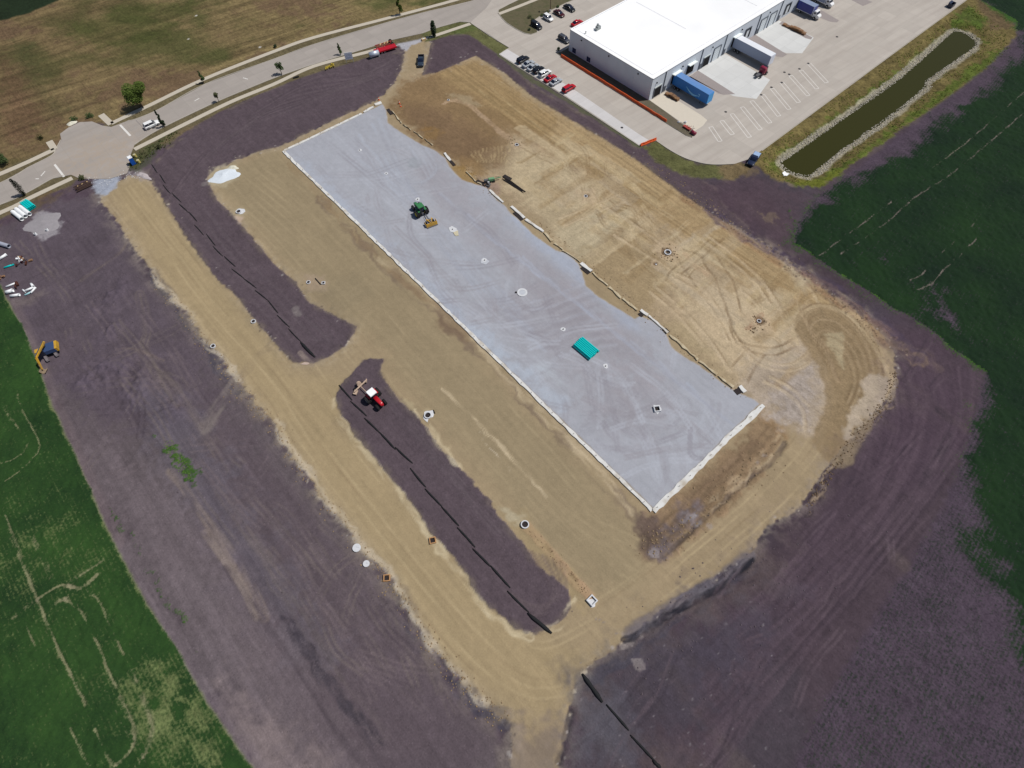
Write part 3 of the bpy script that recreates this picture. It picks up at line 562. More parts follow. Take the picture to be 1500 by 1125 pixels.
TR = [([(8,755),(30,815),(55,878),(90,960),(126,1031)], .35, 1, .5), ([(48,786),(62,815),(78,850)], .2, .8, .8), ([(38,915),(52,950),(70,983)], .25, .8, .7),
      ([(104,1066),(120,1100),(132,1120)], .25, .8, .7), ([(140,1068),(155,1100),(168,1122)], .3, .9, .5), ([(24,565),(32,598),(45,622),(55,640),(59,655),(52,668),(30,690),(8,705)], .22, .75, 1),
      ([(5,590),(12,605),(28,628),(40,645),(38,660),(20,672),(0,680)], .2, .65, 1), ([(140,935),(150,958),(160,985),(170,1005)], .3, .9, .8), ([(95,878),(118,895),(126,910)], .4, .9, .8),
      ([(20,905),(50,882),(80,862),(95,857),(108,862)], .35, .9, .6), ([(100,858),(115,862),(128,855),(143,842)], .6, .9, .7), ([(105,852),(128,836),(150,822)], .3, .7, .9),
      ([(128,865),(145,880),(158,905),(165,925)], .3, .7, 1), ([(168,930),(182,958)], .3, .8, .8), ([(192,980),(200,998)], .3, .7, .8), ([(175,1020),(190,1050),(198,1075),(192,1098),(172,1120)], .35, .9, .6),
      ([(208,1020),(220,1050),(222,1075),(212,1105),(200,1122)], .35, .9, .6), ([(150,1005),(175,1050),(205,1100),(215,1118)], .12, .6, .9), ([(80,885),(98,876)], .5, .8, .6),
      ([(1200,375),(1240,345),(1280,315),(1306,296)], .25, .8, .8), ([(1232,372),(1290,333),(1340,290),(1400,250),(1500,165)], .28, .85, .7), ([(1360,250),(1420,205),(1500,135)], .22, .6, .9),
      ([(1330,412),(1348,404),(1355,396)], .25, .7, .8), ([(1345,425),(1365,415),(1378,400),(1400,380),(1430,350)], .25, .75, .9), ([(1380,370),(1420,335),(1450,300)], .2, .5, 1),
      ([(1360,250),(1420,205)], .1, .2, 1)]
for k, (p, w, a, b) in enumerate(TR): croptrack(p, w, a, b, seed=k)
# self-sown weeds on the bare soil
for p, w, a in [([(243,652),(255,660),(270,685),(282,700)], 1.8, .9), ([(228,635),(234,645)], .7, .6), ([(160,750),(180,780),(200,800),(215,815)], .5, .6), ([(215,835),(235,865),(250,885),(270,910)], 1.0, .6), ([(290,950),(298,958)], .6, .6), ([(1160,310),(1165,330),(1158,345)], 1.0, .6)]:
    P = GP(curve(p, 6) if len(p) > 2 else p); idx, d, s = line_dist(P, w+1)
    crop[idx] = np.maximum(crop[idx], a*smooth(w, w*.5, np.abs(d+.9*n_mid[idx]))*np.clip(.7+1.4*n_fine[idx], 0, 1)*.9)
rough = np.clip(rough, 0, 1)

lum = Cc@np.array([.3,.55,.15]); dsat = np.where(np.isin(ZONE, [TOP, CROPE]), .20, .0)[:, None]; Cc = Cc*(1-dsat)+lum[:, None]*dsat
Cc *= np.where(np.isin(ZONE, [TOP, CROPE])[:, None], [.92,.905,.91], [.935,.915,.92])
# ---- relief
Z += rough*(.07*n_mid+.055*n_fine)*(1-smooth(200, 400, np.hypot(X, Y)))
Z += np.clip(crop, 0, 1)*(.16+.10*n_fine)
WATER = [(1147,234),(1160,225),(1175,215),(1235,172),(1320,112),(1390,50),(1402,42),(1420,47),(1431,58),(1428,66),(1400,86),(1362,112),(1358,118),(1354,126),(1310,162),(1245,208),(1205,240),(1192,250),(1184,253),(1170,250),(1155,244)]
idx, sd_ = sdf_poly(GP(WATER), 9)
blend(idx, srgb(150,144,128), .8*smooth(-2.4, -1.5, sd_+.5*n_mid[idx]))
Z[idx] -= 1.15*smooth(-7, 1.0, sd_)+.8*smooth(0, 4, sd_)
# paving lies flat: press the ground just below it
def press(px, z, pad=1.2):
    idx, sd_ = sdf_poly(GP(px), pad+2); m_ = smooth(-pad, 0, sd_); Z[idx] = Z[idx]*(1-m_)+z*m_
STREET = [(-260,395),(-120,345),(0,300),(40,282),(76,262),(104,256),(118,262),(135,262),(160,262),(186,254),(190,244),(189,232),(197,212),(215,200),(240,186),(320,148),(400,115),(460,94),(508,79),(540,70),(572,59),(586,72),(600,66),(612,66),(618,49),(640,41),(673,32),(689,33),(746,70),(731,79),(760,98),(784,113),(830,142),(880,175),(936,213),(960,206),(980,219),(1000,230),(1017,236),(1035,240),(1052,241),(1076,240),(1097,233),(1116,220),(1200,158),(1300,84),(1412,2),(1500,-65),(1700,-220),(1100,-420),(900,-300),(790,-60),(695,0),(630,16),(567,33),(460,65),(400,87),(301,123),(235,159),(200,174),(187,177),(163,186),(150,184),(135,178),(117,179),(100,187),(88,196),(90,205),(82,220),(75,228),(40,246),(0,268),(-120,318),(-260,375)]
press(STREET, -.06, .8)
PADX = [(413,221),(561,150),(1119,592),(956,750)]
# ================================================================ materials
def mat(name, rgb, rough_=0.8, metal=0.0, spec=0.35, var=0.12, vs=1.2, bump=0.0, bs=3.0, dirt=None, dirt_amt=0.0, emis=None, trans=0.0, wave=None):
    m = D.materials.new(name); m.use_nodes = True; nt = m.node_tree; n = nt.nodes; l = nt.links
    b = n['Principled BSDF']; b.inputs['Roughness'].default_value = rough_; b.inputs['Metallic'].default_value = metal
    b.inputs['Specular IOR Level'].default_value = spec
    geo = n.new('ShaderNodeNewGeometry')
    no = n.new('ShaderNodeTexNoise'); no.inputs['Scale'].default_value = vs; no.inputs['Detail'].default_value = 5
    l.new(geo.outputs['Position'], no.inputs['Vector'])
    mx = n.new('ShaderNodeMix'); mx.data_type = 'RGBA'
    c = np.array(rgb, float)
    mx.inputs[6].default_value = (*np.clip(c*(1-var), 0, 1), 1); mx.inputs[7].default_value = (*np.clip(c*(1+var), 0, 1), 1)
    l.new(no.outputs[0], mx.inputs[0]); out = mx.outputs[2]
    if dirt is not None:
        n2 = n.new('ShaderNodeTexNoise'); n2.inputs['Scale'].default_value = vs*.35; n2.inputs['Detail'].default_value = 8
        l.new(geo.outputs['Position'], n2.inputs['Vector'])
        mr = n.new('ShaderNodeMapRange'); mr.inputs[1].default_value = .48; mr.inputs[2].default_value = .72; mr.inputs[4].default_value = dirt_amt
        l.new(n2.outputs[0], mr.inputs[0])
        m2 = n.new('ShaderNodeMix'); m2.data_type = 'RGBA'; l.new(mr.outputs[0], m2.inputs[0]); l.new(out, m2.inputs[6]); m2.inputs[7].default_value = (*dirt, 1); out = m2.outputs[2]
    l.new(out, b.inputs['Base Color'])
    if bump:
        n3 = n.new('ShaderNodeTexNoise'); n3.inputs['Scale'].default_value = bs; n3.inputs['Detail'].default_value = 6
        l.new(geo.outputs['Position'], n3.inputs['Vector'])
        bp = n.new('ShaderNodeBump'); bp.inputs['Strength'].default_value = bump; bp.inputs['Distance'].default_value = .08
        l.new(n3.outputs[0], bp.inputs['Height']); l.new(bp.outputs[0], b.inputs['Normal'])
    return m
MC = {}
def M_(key, *a, **k):
    if key not in MC: MC[key] = mat(key, *a, **k)
    return MC[key]

def ground_mat(name, detail=.22, fine=9.0, bump=.5, rowdir=None, cropcol=None, speck=0.0):
    m = D.materials.new(name); m.use_nodes = True; nt = m.node_tree; n = nt.nodes; l = nt.links
    b = n['Principled BSDF']; b.inputs['Roughness'].default_value = .95; b.inputs['Specular IOR Level'].default_value = .12
    geo = n.new('ShaderNodeNewGeometry'); pos = geo.outputs['Position']
    at = n.new('ShaderNodeAttribute'); at.attribute_name = 'soil'
    ac = n.new('ShaderNodeAttribute'); ac.attribute_name = 'crop'
    def noise(sc, det=4, v=pos):
        q = n.new('ShaderNodeTexNoise'); q.inputs['Scale'].default_value = sc; q.inputs['Detail'].default_value = det; q.inputs['Roughness'].default_value = .6
        l.new(v, q.inputs['Vector']); return q.outputs[0]
    def mth(op, a, c=None, cl=False):
        q = n.new('ShaderNodeMath'); q.operation = op; q.use_clamp = cl
        for i, v in enumerate((a, c)):
            if v is None: continue
            if isinstance(v, (int, float)): q.inputs[i].default_value = v
            else: l.new(v, q.inputs[i])
        return q.outputs[0]
    n1 = noise(.8, 6); n2 = noise(fine*.42, 4); n3 = noise(.16, 6)
    mp = n.new('ShaderNodeMapping'); mp.vector_type = 'TEXTURE'; mp.inputs['Rotation'].default_value = (0, 0, A1); mp.inputs['Scale'].default_value = (9, .42, 1)
    l.new(pos, mp.inputs[0]); n4 = noise(1.0, 4, mp.outputs[0])
    mixd = mth('ADD', mth('ADD', mth('MULTIPLY', mth('SUBTRACT', n1, .5), detail*1.5), mth('MULTIPLY', mth('SUBTRACT', n2, .5), detail*1.6)),
               mth('ADD', mth('MULTIPLY', mth('SUBTRACT', n3, .5), detail*1.0), mth('MULTIPLY', mth('SUBTRACT', n4, .5), detail*.9)))
    k = mth('ADD', mixd, 1.0)
    if speck:
        for vsc, rr in ((.9, .17), (2.2, .30)):     # scattered clods, pale or dark
            vo = n.new('ShaderNodeTexVoronoi'); vo.inputs['Scale'].default_value = vsc; l.new(pos, vo.inputs['Vector'])
            sc_ = n.new('ShaderNodeSeparateColor'); l.new(vo.outputs['Color'], sc_.inputs[0])
            lt = mth('MULTIPLY', mth('LESS_THAN', vo.outputs['Distance'], rr), mth('GREATER_THAN', sc_.outputs[0], .72))
            k = mth('ADD', k, mth('MULTIPLY', mth('MULTIPLY', lt, mth('SUBTRACT', sc_.outputs[1], .42)), speck))
    vm = n.new('ShaderNodeVectorMath'); vm.operation = 'SCALE'; l.new(at.outputs['Color'], vm.inputs[0]); l.new(k, vm.inputs[3])
    soil = vm.outputs[0]
    # plants standing in rows
    rd = rowdir if rowdir is not None else A2
    mr = n.new('ShaderNodeMapping'); mr.vector_type = 'TEXTURE'; mr.inputs['Rotation'].default_value = (0, 0, rd); l.new(pos, mr.inputs[0])
    sx = n.new('ShaderNodeSeparateXYZ'); l.new(mr.outputs[0], sx.inputs[0])
    row = mth('ABSOLUTE', mth('SINE', mth('MULTIPLY', sx.outputs[1], math.pi/.76)))
    row2 = mth('ABSOLUTE', mth('SINE', mth('MULTIPLY', mth('ADD', sx.outputs[0], mth('MULTIPLY', n3, 3.0)), math.pi/.9)))
    fn = mth('ADD', mth('MULTIPLY', mth('SUBTRACT', noise(2.3, 5), .5), 2.1), mth('MULTIPLY', mth('SUBTRACT', noise(.28, 6), .5), 1.1))
    pl = mth('ADD', mth('ADD', fn, .52), mth('ADD', mth('MULTIPLY', mth('SUBTRACT', row, .63), -.28), mth('MULTIPLY', mth('SUBTRACT', row2, .63), -.08)))
    cov = mth('ADD', mth('MULTIPLY', mth('SUBTRACT', mth('MULTIPLY', ac.outputs['Fac'], 1.5), pl), 1.25), .1, True)
    cov = mth('MULTIPLY', cov, mth('GREATER_THAN', ac.outputs['Fac'], .02))
    cc = cropcol if cropcol is not None else (srgb(50,80,34,.9), srgb(70,100,42,.9))
    gr = n.new('ShaderNodeMix'); gr.data_type = 'RGBA'; l.new(mth('ADD', mth('MULTIPLY', mth('SUBTRACT', noise(.06, 5), .5), 2.2), mth('MULTIPLY', n2, .9), True), gr.inputs[0])
    gr.inputs[6].default_value = (*cc[0], 1); gr.inputs[7].default_value = (*cc[1], 1)
    fx = n.new('ShaderNodeMix'); fx.data_type = 'RGBA'; l.new(cov, fx.inputs[0]); l.new(soil, fx.inputs[6]); l.new(gr.outputs[2], fx.inputs[7])
    l.new(fx.outputs[2], b.inputs['Base Color'])
    bp = n.new('ShaderNodeBump'); bp.inputs['Strength'].default_value = bump; bp.inputs['Distance'].default_value = .12
    l.new(mth('ADD', mth('MULTIPLY', n1, 1.2), mth('ADD', mth('MULTIPLY', n2, .5), mth('MULTIPLY', cov, .8))), bp.inputs['Height']); l.new(bp.outputs[0], b.inputs['Normal'])
    return m
rowW = math.atan2(*(G(126,1031)-G(15,780))[::-1]); rowE = math.atan2(*(G(1327,815)-G(1249,956))[::-1])
GM = {TOP: ground_mat('topsoil_dark_loam', .38, 7, .8, speck=.45), CLAY: ground_mat('compacted_clay', .22, 8, .3, speck=.12), PAD: ground_mat('crushed_stone', .15, 12, .25, speck=.10),
      CROPW: ground_mat('young_crop_west', .7, 7, .5, rowW, (srgb(28,50,28,.95), srgb(52,82,38,.95))), CROPE: ground_mat('young_crop_east', .7, 7, .5, rowE, (srgb(21,38,27,.9), srgb(32,56,29,.9))),
      MEAD: ground_mat('mown_meadow', .8, 5, .8), BANK: ground_mat('basin_bank_weeds', .9, 4, .9), ROUGH: ground_mat('rough_cut_clay', .42, 6, .6, speck=.3)}

# ================================================================ terrain meshes, one per kind of ground
ZG = Z.reshape(NY, NX)
def gz(x, y):
    i = np.clip(np.searchsorted(xs, x)-1, 0, NX-2); j = np.clip(np.searchsorted(ys, y)-1, 0, NY-2)
    u = (x-xs[i])/(xs[i+1]-xs[i]); v = (y-ys[j])/(ys[j+1]-ys[j])
    return float(ZG[j, i]*(1-u)*(1-v)+ZG[j, i+1]*u*(1-v)+ZG[j+1, i]*(1-u)*v+ZG[j+1, i+1]*u*v)
ii = np.arange(NX-1)[None, :]+np.arange(NY-1)[:, None]*NX; ii = ii.ravel()
Q = np.stack([ii, ii+1, ii+NX+1, ii+NX], 1); zq = ZONE[ii]
for z in range(len(ZN)):
    F_ = Q[zq == z]
    if len(F_) == 0: continue
    u, inv = np.unique(F_, return_inverse=True); me = D.meshes.new(ZN[z])
    me.vertices.add(len(u)); me.vertices.foreach_set('co', np.stack([X[u], Y[u], Z[u]], 1).astype(np.float32).ravel())
    me.loops.add(F_.size); me.loops.foreach_set('vertex_index', inv.astype(np.int32).ravel())
    me.polygons.add(len(F_)); me.polygons.foreach_set('loop_start', np.arange(0, F_.size, 4, dtype=np.int32)); me.polygons.foreach_set('loop_total', np.full(len(F_), 4, np.int32))
    me.update(calc_edges=True)
    me.shade_smooth()
    ca = me.color_attributes.new('soil', 'FLOAT_COLOR', 'POINT'); ca.data.foreach_set('color', np.concatenate([np.clip(Cc[u], .004, .9), np.ones((len(u), 1))], 1).astype(np.float32).ravel())
    cr = me.attributes.new('crop', 'FLOAT', 'POINT'); cr.data.foreach_set('value', crop[u].astype(np.float32))
    me.materials.append(GM[z]); o = D.objects.new(ZN[z], me); COL.objects.link(o); o['kind'] = 'structure'

# ================================================================ mesh builder
class MB:
    def __init__(s): s.v = []; s.f = []
    def add(s, v, f, M=None):
        b = len(s.v)
        for p in v:
            s.v.append(tuple(M @ Vector(p)) if M is not None else tuple(p))
        s.f += [tuple(b+i for i in q) for q in f]; return s
    def box(s, c, d, rz=0, ry=0, rx=0, top=1.0, topy=None):
        hx, hy, hz = d[0]/2, d[1]/2, d[2]/2; ty = top if topy is None else topy
        v = [(-hx,-hy,-hz),(hx,-hy,-hz),(hx,hy,-hz),(-hx,hy,-hz),(-hx*top,-hy*ty,hz),(hx*top,-hy*ty,hz),(hx*top,hy*ty,hz),(-hx*top,hy*ty,hz)]
        M = Matrix.Translation(c) @ Matrix.Rotation(rz, 4, 'Z') @ Matrix.Rotation(ry, 4, 'Y') @ Matrix.Rotation(rx, 4, 'X')
        return s.add(v, [(0,3,2,1),(4,5,6,7),(0,1,5,4),(1,2,6,5),(2,3,7,6),(3,0,4,7)], M)
    def cyl(s, a, b, r, n=10, r2=None, cap=True, hollow=0):
        a = Vector(a); b = Vector(b); r2 = r if r2 is None else r2
        z = (b-a).normalized(); x = z.orthogonal().normalized(); y = z.cross(x)
        v = []
        for P, R_ in ((a, r), (b, r2)):
            for k in range(n):
                t = 2*math.pi*k/n; v.append(P+x*R_*math.cos(t)+y*R_*math.sin(t))
        f = [(k, (k+1) % n, n+(k+1) % n, n+k) for k in range(n)]
        if hollow:
            for P, R_ in ((a, r*hollow), (b, r2*hollow)):
                for k in range(n):
                    t = 2*math.pi*k/n; v.append(P+x*R_*math.cos(t)+y*R_*math.sin(t))
            f += [(2*n+(k+1) % n, 2*n+k, 3*n+k, 3*n+(k+1) % n) for k in range(n)]
            f += [((k+1) % n, k, 2*n+k, 2*n+(k+1) % n) for k in range(n)]
            f += [(n+k, n+(k+1) % n, 3*n+(k+1) % n, 3*n+k) for k in range(n)]
        elif cap: f += [tuple(range(n))[::-1], tuple(range(n, 2*n))]
        return s.add(v, f)
    def loft(s, rings, close=True, caps=True):
        n = len(rings[0]); b = len(s.v)
        for r in rings: s.v += [tuple(p) for p in r]
        for i in range(len(rings)-1):
            for k in range(n if close else n-1):
                k2 = (k+1) % n; s.f.append((b+i*n+k, b+i*n+k2, b+(i+1)*n+k2, b+(i+1)*n+k))
        if caps: s.f.append(tuple(b+k for k in range(n))[::-1]); s.f.append(tuple(b+(len(rings)-1)*n+k for k in range(n)))
        return s
    def prism(s, P, z0, z1):
        n = len(P); b = len(s.v); s.v += [(x, y, z0) for x, y in P]+[(x, y, z1) for x, y in P]
        ar = sum(P[i][0]*P[(i+1) % n][1]-P[(i+1) % n][0]*P[i][1] for i in range(n))
        for k in range(n):
            k2 = (k+1) % n; q = (b+k, b+k2, b+n+k2, b+n+k); s.f.append(q if ar > 0 else q[::-1])
        t = tuple(b+n+k for k in range(n)); s.f.append(t if ar > 0 else t[::-1]); return s
    def tube(s, pts, r, n=6):
        for a, b in zip(pts[:-1], pts[1:]): s.cyl(a, b, r, n)
        return s
    def mesh(s, name):
        me = D.meshes.new(name); me.from_pydata(s.v, [], s.f); me.update(); return me
    def build(s, name, material, parent=None, smooth_=False, kind=None, label=None):
        me = s.mesh(name); me.materials.append(material)
        if smooth_: me.shade_smooth()
        o = D.objects.new(name, me); COL.objects.link(o)
        if parent is not None: o.parent = parent
        if kind: o['kind'] = kind
        if label: o['label'] = label
        return o
def tag(o, label, cat, group=None, kind=None):
    o['label'] = label; o['category'] = cat
    if group: o['group'] = group
    if kind: o['kind'] = kind
    return o
def thing(name, label, cat, px=None, rz=0.0, group=None, z=None, xy=None):
    o = D.objects.new(name, None); COL.objects.link(o); o.empty_display_size = .3
    w = G(*px) if px is not None else xy
    o.location = (w[0], w[1], gz(w[0], w[1]) if z is None else z); o.rotation_euler = (0, 0, rz)
    return tag(o, label, cat, group)
def pxang(a, b):
    d = G(*b)-G(*a); return math.atan2(d[1], d[0])
def ribbon(pts, w):
    """left and right edges of a strip along world points"""
    P = np.array(pts, float); t = np.gradient(P, axis=0); t /= np.linalg.norm(t, axis=1)[:, None]; nn = np.stack([-t[:, 1], t[:, 0]], 1)
    return [tuple(p) for p in P+nn*w/2], [tuple(p) for p in P-nn*w/2]
def strip(mb, pts, w, z0, z1):
    L, R_ = ribbon(pts, w); return mb.prism(L+R_[::-1], z0, z1)

# ================================================================ paving
def paving_mat(name, c, jx=4.6, amt=.14, warm=None, stain=.5, dust=None):
    m = mat(name, c, .9, var=.07, vs=.4, bump=.15, bs=12); nt = m.node_tree; n = nt.nodes; l = nt.links; b = n['Principled BSDF']
    src = b.inputs['Base Color'].links[0].from_socket; geo = [q for q in n if q.type == 'NEW_GEOMETRY'][0]
    mp = n.new('ShaderNodeMapping'); mp.vector_type = 'TEXTURE'; mp.inputs['Rotation'].default_value = (0, 0, A2); l.new(geo.outputs['Position'], mp.inputs[0])
    br = n.new('ShaderNodeTexBrick'); br.offset = 0; br.inputs['Scale'].default_value = 1; br.inputs['Brick Width'].default_value = jx; br.inputs['Row Height'].default_value = jx*.9
    br.inputs['Mortar Size'].default_value = .035; br.inputs['Color1'].default_value = (.95,.95,.95,1); br.inputs['Color2'].default_value = (1.05,1.05,1.05,1); br.inputs['Mortar'].default_value = (.80,.80,.80,1)
    l.new(mp.outputs[0], br.inputs['Vector'])
    mu = n.new('ShaderNodeMix'); mu.data_type = 'RGBA'; mu.blend_type = 'MULTIPLY'; mu.inputs[0].default_value = .9; l.new(src, mu.inputs[6]); l.new(br.outputs[0], mu.inputs[7])
    # tyre-worn streaks and stains
    no = n.new('ShaderNodeTexNoise'); no.inputs['Scale'].default_value = 1; no.inputs['Detail'].default_value = 7
    mp2 = n.new('ShaderNodeMapping'); mp2.vector_type = 'TEXTURE'; mp2.inputs['Rotation'].default_value = (0, 0, rad(36)); mp2.inputs['Scale'].default_value = (22, 2.2, 1); l.new(geo.outputs['Position'], mp2.inputs[0]); l.new(mp2.outputs[0], no.inputs['Vector'])
    mr = n.new('ShaderNodeMapRange'); mr.inputs[1].default_value = .42; mr.inputs[2].default_value = .75; mr.inputs[4].default_value = stain; l.new(no.outputs[0], mr.inputs[0])
    m2 = n.new('ShaderNodeMix'); m2.data_type = 'RGBA'; l.new(mr.outputs[0], m2.inputs[0]); l.new(mu.outputs[2], m2.inputs[6]); m2.inputs[7].default_value = (*(np.array(warm if warm is not None else c)*.80), 1)
    out = m2.outputs[2]
    if dust is not None:      # soil carried onto the paving by site traffic
        dm = n.new('ShaderNodeVectorMath'); dm.operation = 'DISTANCE'; l.new(geo.outputs['Position'], dm.inputs[0]); dm.inputs[1].default_value = (dust[0][0], dust[0][1], 0)
        r1 = n.new('ShaderNodeMapRange'); r1.inputs[1].default_value = dust[1]; r1.inputs[2].default_value = dust[1]*.35; r1.inputs[3].default_value = 0; r1.inputs[4].default_value = .85; l.new(dm.outputs['Value'], r1.inputs[0])
        nz = n.new('ShaderNodeTexNoise'); nz.inputs['Scale'].default_value = .35; nz.inputs['Detail'].default_value = 8; nz.inputs['Distortion'].default_value = 1.5; l.new(geo.outputs['Position'], nz.inputs['Vector'])
        r2 = n.new('ShaderNodeMapRange'); r2.inputs[1].default_value = .35; r2.inputs[2].default_value = .62; l.new(nz.outputs[0], r2.inputs[0])
        mm = n.new('ShaderNodeMath'); mm.operation = 'MULTIPLY'; l.new(r1.outputs[0], mm.inputs[0]); l.new(r2.outputs[0], mm.inputs[1])
        m3 = n.new('ShaderNodeMix'); m3.data_type = 'RGBA'; l.new(mm.outputs[0], m3.inputs[0]); l.new(out, m3.inputs[6]); m3.inputs[7].default_value = (*dust[2], 1); out = m3.outputs[2]
    l.new(out, b.inputs['Base Color']); return m
m_street = paving_mat('street_concrete', srgb(160,153,147,.95), dust=(G(150,228), 17.0, srgb(160,147,134))); m_lot = paving_mat('lot_concrete', srgb(180,173,165,.93), 5.2, warm=srgb(168,158,150))
m_apron = paving_mat('apron_concrete', srgb(200,201,200,.98), 5.0, stain=.25); m_walk = mat('sidewalk_concrete', srgb(182,174,160), .9, var=.08, vs=2)
m_kerb = mat('kerb_concrete', srgb(178,172,162), .9, var=.08); m_paint = mat('road_paint', srgb(212,210,206), .7, var=.08, vs=3)
LOTCUT = [(689,33),(746,70),(731,79),(760,98),(784,113),(830,142),(880,175),(936,213),(960,206),(980,219),(1000,230),(1017,236),(1035,240),(1052,241),(1076,240),(1097,233),(1116,220),(1200,158),(1300,84),(1412,2),(1500,-65),(1700,-220),(1100,-420),(900,-300),(790,-60),(735,-20),(712,12)]
STR = [(-260,395),(-120,345),(0,300),(40,282),(76,262),(104,256),(118,262),(135,262),(160,262),(186,254),(190,244),(189,232),(197,212),(215,200),(240,186),(320,148),(400,115),(460,94),(508,79),(540,70),(572,59),(618,49),(640,41),(673,32),(689,33),(712,12),(735,-20),(790,-60),(900,-300),(860,-310),(760,-40),(695,0),(630,16),(567,33),(460,65),(400,87),(301,123),(235,159),(200,174),(187,177),(163,186),(150,184),(135,178),(117,179),(100,187),(88,196),(90,205),(82,220),(75,228),(40,246),(0,268),(-120,318),(-260,375)]
ZP = .02
MB().prism(GP(STR), -.25, ZP).build('street', m_street, kind='structure')
MB().prism(GP(LOTCUT), -.25, ZP+.001).build('parking_lot', m_lot, kind='structure')
def walk(px, w, name='sidewalk', sm=True):
    P = GP(curve(px, 5) if sm and len(px) > 2 else px)
    tl = math.dist(P[0], P[-1])
    strip(MB(), P, w, -.15, .07).build(name, m_walk, kind='structure')
walk([(-200,334),(0,255),(80,219)], 1.7); walk([(80,219),(72,207)], 1.9, sm=False); walk([(163,181),(224,152),(299,116),(400,76),(460,55),(567,27),(668,0),(760,-28)], 1.6); walk([(163,182),(148,168)], 1.9)
walk([(-200,395),(0,312),(40,292),(78,274),(106,261)], 1.6); walk([(197,219),(267,184),(339,149),(400,124),(460,97),(540,76),(566,68)], 1.6); walk([(618,58),(641,51),(689,35)], 1.5)
def kerb(px, sm=True, w=.16, h=.07):
    P = GP(curve(px, 5) if sm and len(px) > 2 else px); strip(MB(), P, w, -.1, h+ZP).build('kerb', m_kerb, kind='structure')
kerb([(-200,371),(0,300),(40,282),(76,262),(96,256)]); kerb([(197,212),(215,200),(240,186),(320,148),(400,115),(460,94),(540,70),(570,59)]); kerb([(-200,349),(0,268),(40,246),(75,228),(82,218),(89,205)])
kerb([(187,177),(200,174),(235,159),(301,123),(400,87),(460,65),(567,33),(630,16),(695,0),(760,-40)]); kerb([(618,49),(640,41),(673,32),(689,33)]); kerb([(690,34),(718,53),(746,70),(738,75),(731,80)], False)
kerb([(731,80),(760,99),(784,114),(830,143),(880,176),(937,214)], False); kerb([(937,214),(950,209),(961,206)], False); kerb([(961,206),(980,219),(1000,230),(1017,236),(1035,240),(1052,241),(1076,240)])
kerb([(1116,221),(1200,159),(1300,85),(1412,3),(1500,-64)], False)
# raised planting islands in the lot
m_isl = mat('island_turf', srgb(92,86,64,.95), .95, var=.3, vs=1.5, bump=.6, bs=3, dirt=srgb(70,76,44,.9), dirt_amt=.7)
def island(px, name='planting_island', h=.13, mt=None):
    P = GP(px); c = np.mean(P, axis=0)
    o = MB().prism(P, -.1, ZP+h).build(name, m_kerb, kind='structure')
    P2 = [tuple(c+(np.array(p)-c)*(1-.16/max(.5, np.linalg.norm(np.array(p)-c)))) for p in P]
    MB().prism(P2, 0, ZP+h+.02).build('turf', mt or m_isl, o)
island([(730,15),(730,20),(735,27),(742,34),(756,43),(768,49),(778,51),(787,48),(785,43),(778,38),(781,31),(795,22),(812,13),(830,4),(850,-4),(850,-24),(790,-26),(764,-2),(745,7)])
island([(815,78),(822,76),(836,68),(850,77),(951,147),(975,164),(1010,190),(1017,197),(1014,202),(1005,199),(976,181),(900,133),(822,83)], mt=mat('shaded_bed', srgb(98,90,76,.95), .95, var=.2, vs=1.5, bump=.6, dirt=srgb(74,78,50,.9), dirt_amt=.5))
# walk across the corner island
strip(MB(), GP([(731,21),(760,10),(790,-2)]), 1.5, .1, ZP+.17).build('sidewalk', m_walk, kind='structure')
# stop bars and lane arrows on the street, truck stalls on the lot
def paint(px_list, z=ZP+.006, w=None, name='painted_marking', mt=None):
    mb = MB()
    for p in px_list: mb.prism(GP(p), z-.003, z) if w is None else strip(mb, GP(p), w, z-.003, z)
    o = mb.build(name, mt or m_paint, kind='structure'); return o
paint([[(176,183),(191,199)]], w=.6, name='stop_bar'); paint([[(80,241),(94,259)]], w=.6, name='stop_bar')
for c in [((356,114),(363,116)), ((285,148),(292,144)), ((60,258),(66,251)), ((52,262),(57,262))]: paint([list(c)], w=.3, name='lane_arrow')
paint([[(199,176),(215,193)]], w=.12, name='pavement_joint', mt=mat('joint_sealant', srgb(110,104,108), .8))
STALL = [((1041,186),(1055,207)),((1057,177),(1073,197)),((1072,167),(1098,201)),((1087,157),(1114,190)),((1101,148),(1128,180)),((1117,139),(1141,170)),((1131,130),(1156,160)),((1145,121),(1170,150)),((1158,111),(1184,140)),((1173,103),(1197,130)),((1185,93),(1211,121))]
for a, b in STALL:
    A_ = G(*a); B_ = G(*b); u_ = (B_-A_)/np.linalg.norm(B_-A_); n_ = np.array([-u_[1], u_[0]])*.62
    mb = MB()
    for P in ([A_-n_, B_-n_], [A_+n_, B_+n_], [A_-n_, A_+n_], [B_-n_, B_+n_]): strip(mb, [tuple(q) for q in P], .17, ZP+.003, ZP+.006)
    mb.build('painted_stall_divider', m_paint, kind='structure')
# pale parallel parking strip and the loading aprons
def sheet(px, name, mt, z=.004): return MB().prism(GP(px), ZP+z-.003, ZP+z).build(name, mt, kind='structure')
sheet([(731,79),(743,72),(790,100),(845,134),(935,196),(950,205),(936,212),(880,174),(830,141),(784,112),(760,97)], 'pale_lot_strip', paving_mat('pale_concrete', srgb(196,194,194,.98), 4.2, stain=.3))
m_wedge = mat('asphalt_wedge', srgb(146,138,136), .95, var=.14, vs=2.2, bump=.5, bs=5)
sheet([(952,148),(973,135),(1026,168),(1036,176),(1030,184),(1018,192)], 'loading_apron', mat('apron_tan', srgb(200,192,178,.98), .9, var=.05))
sheet([(1009,113),(1024,101),(1060,79),(1064,80),(1128,117),(1108,145),(1075,141)], 'loading_apron', m_apron)
sheet([(1096,57),(1105,50),(1141,30),(1192,55),(1175,78),(1152,78)], 'loading_apron', m_apron)
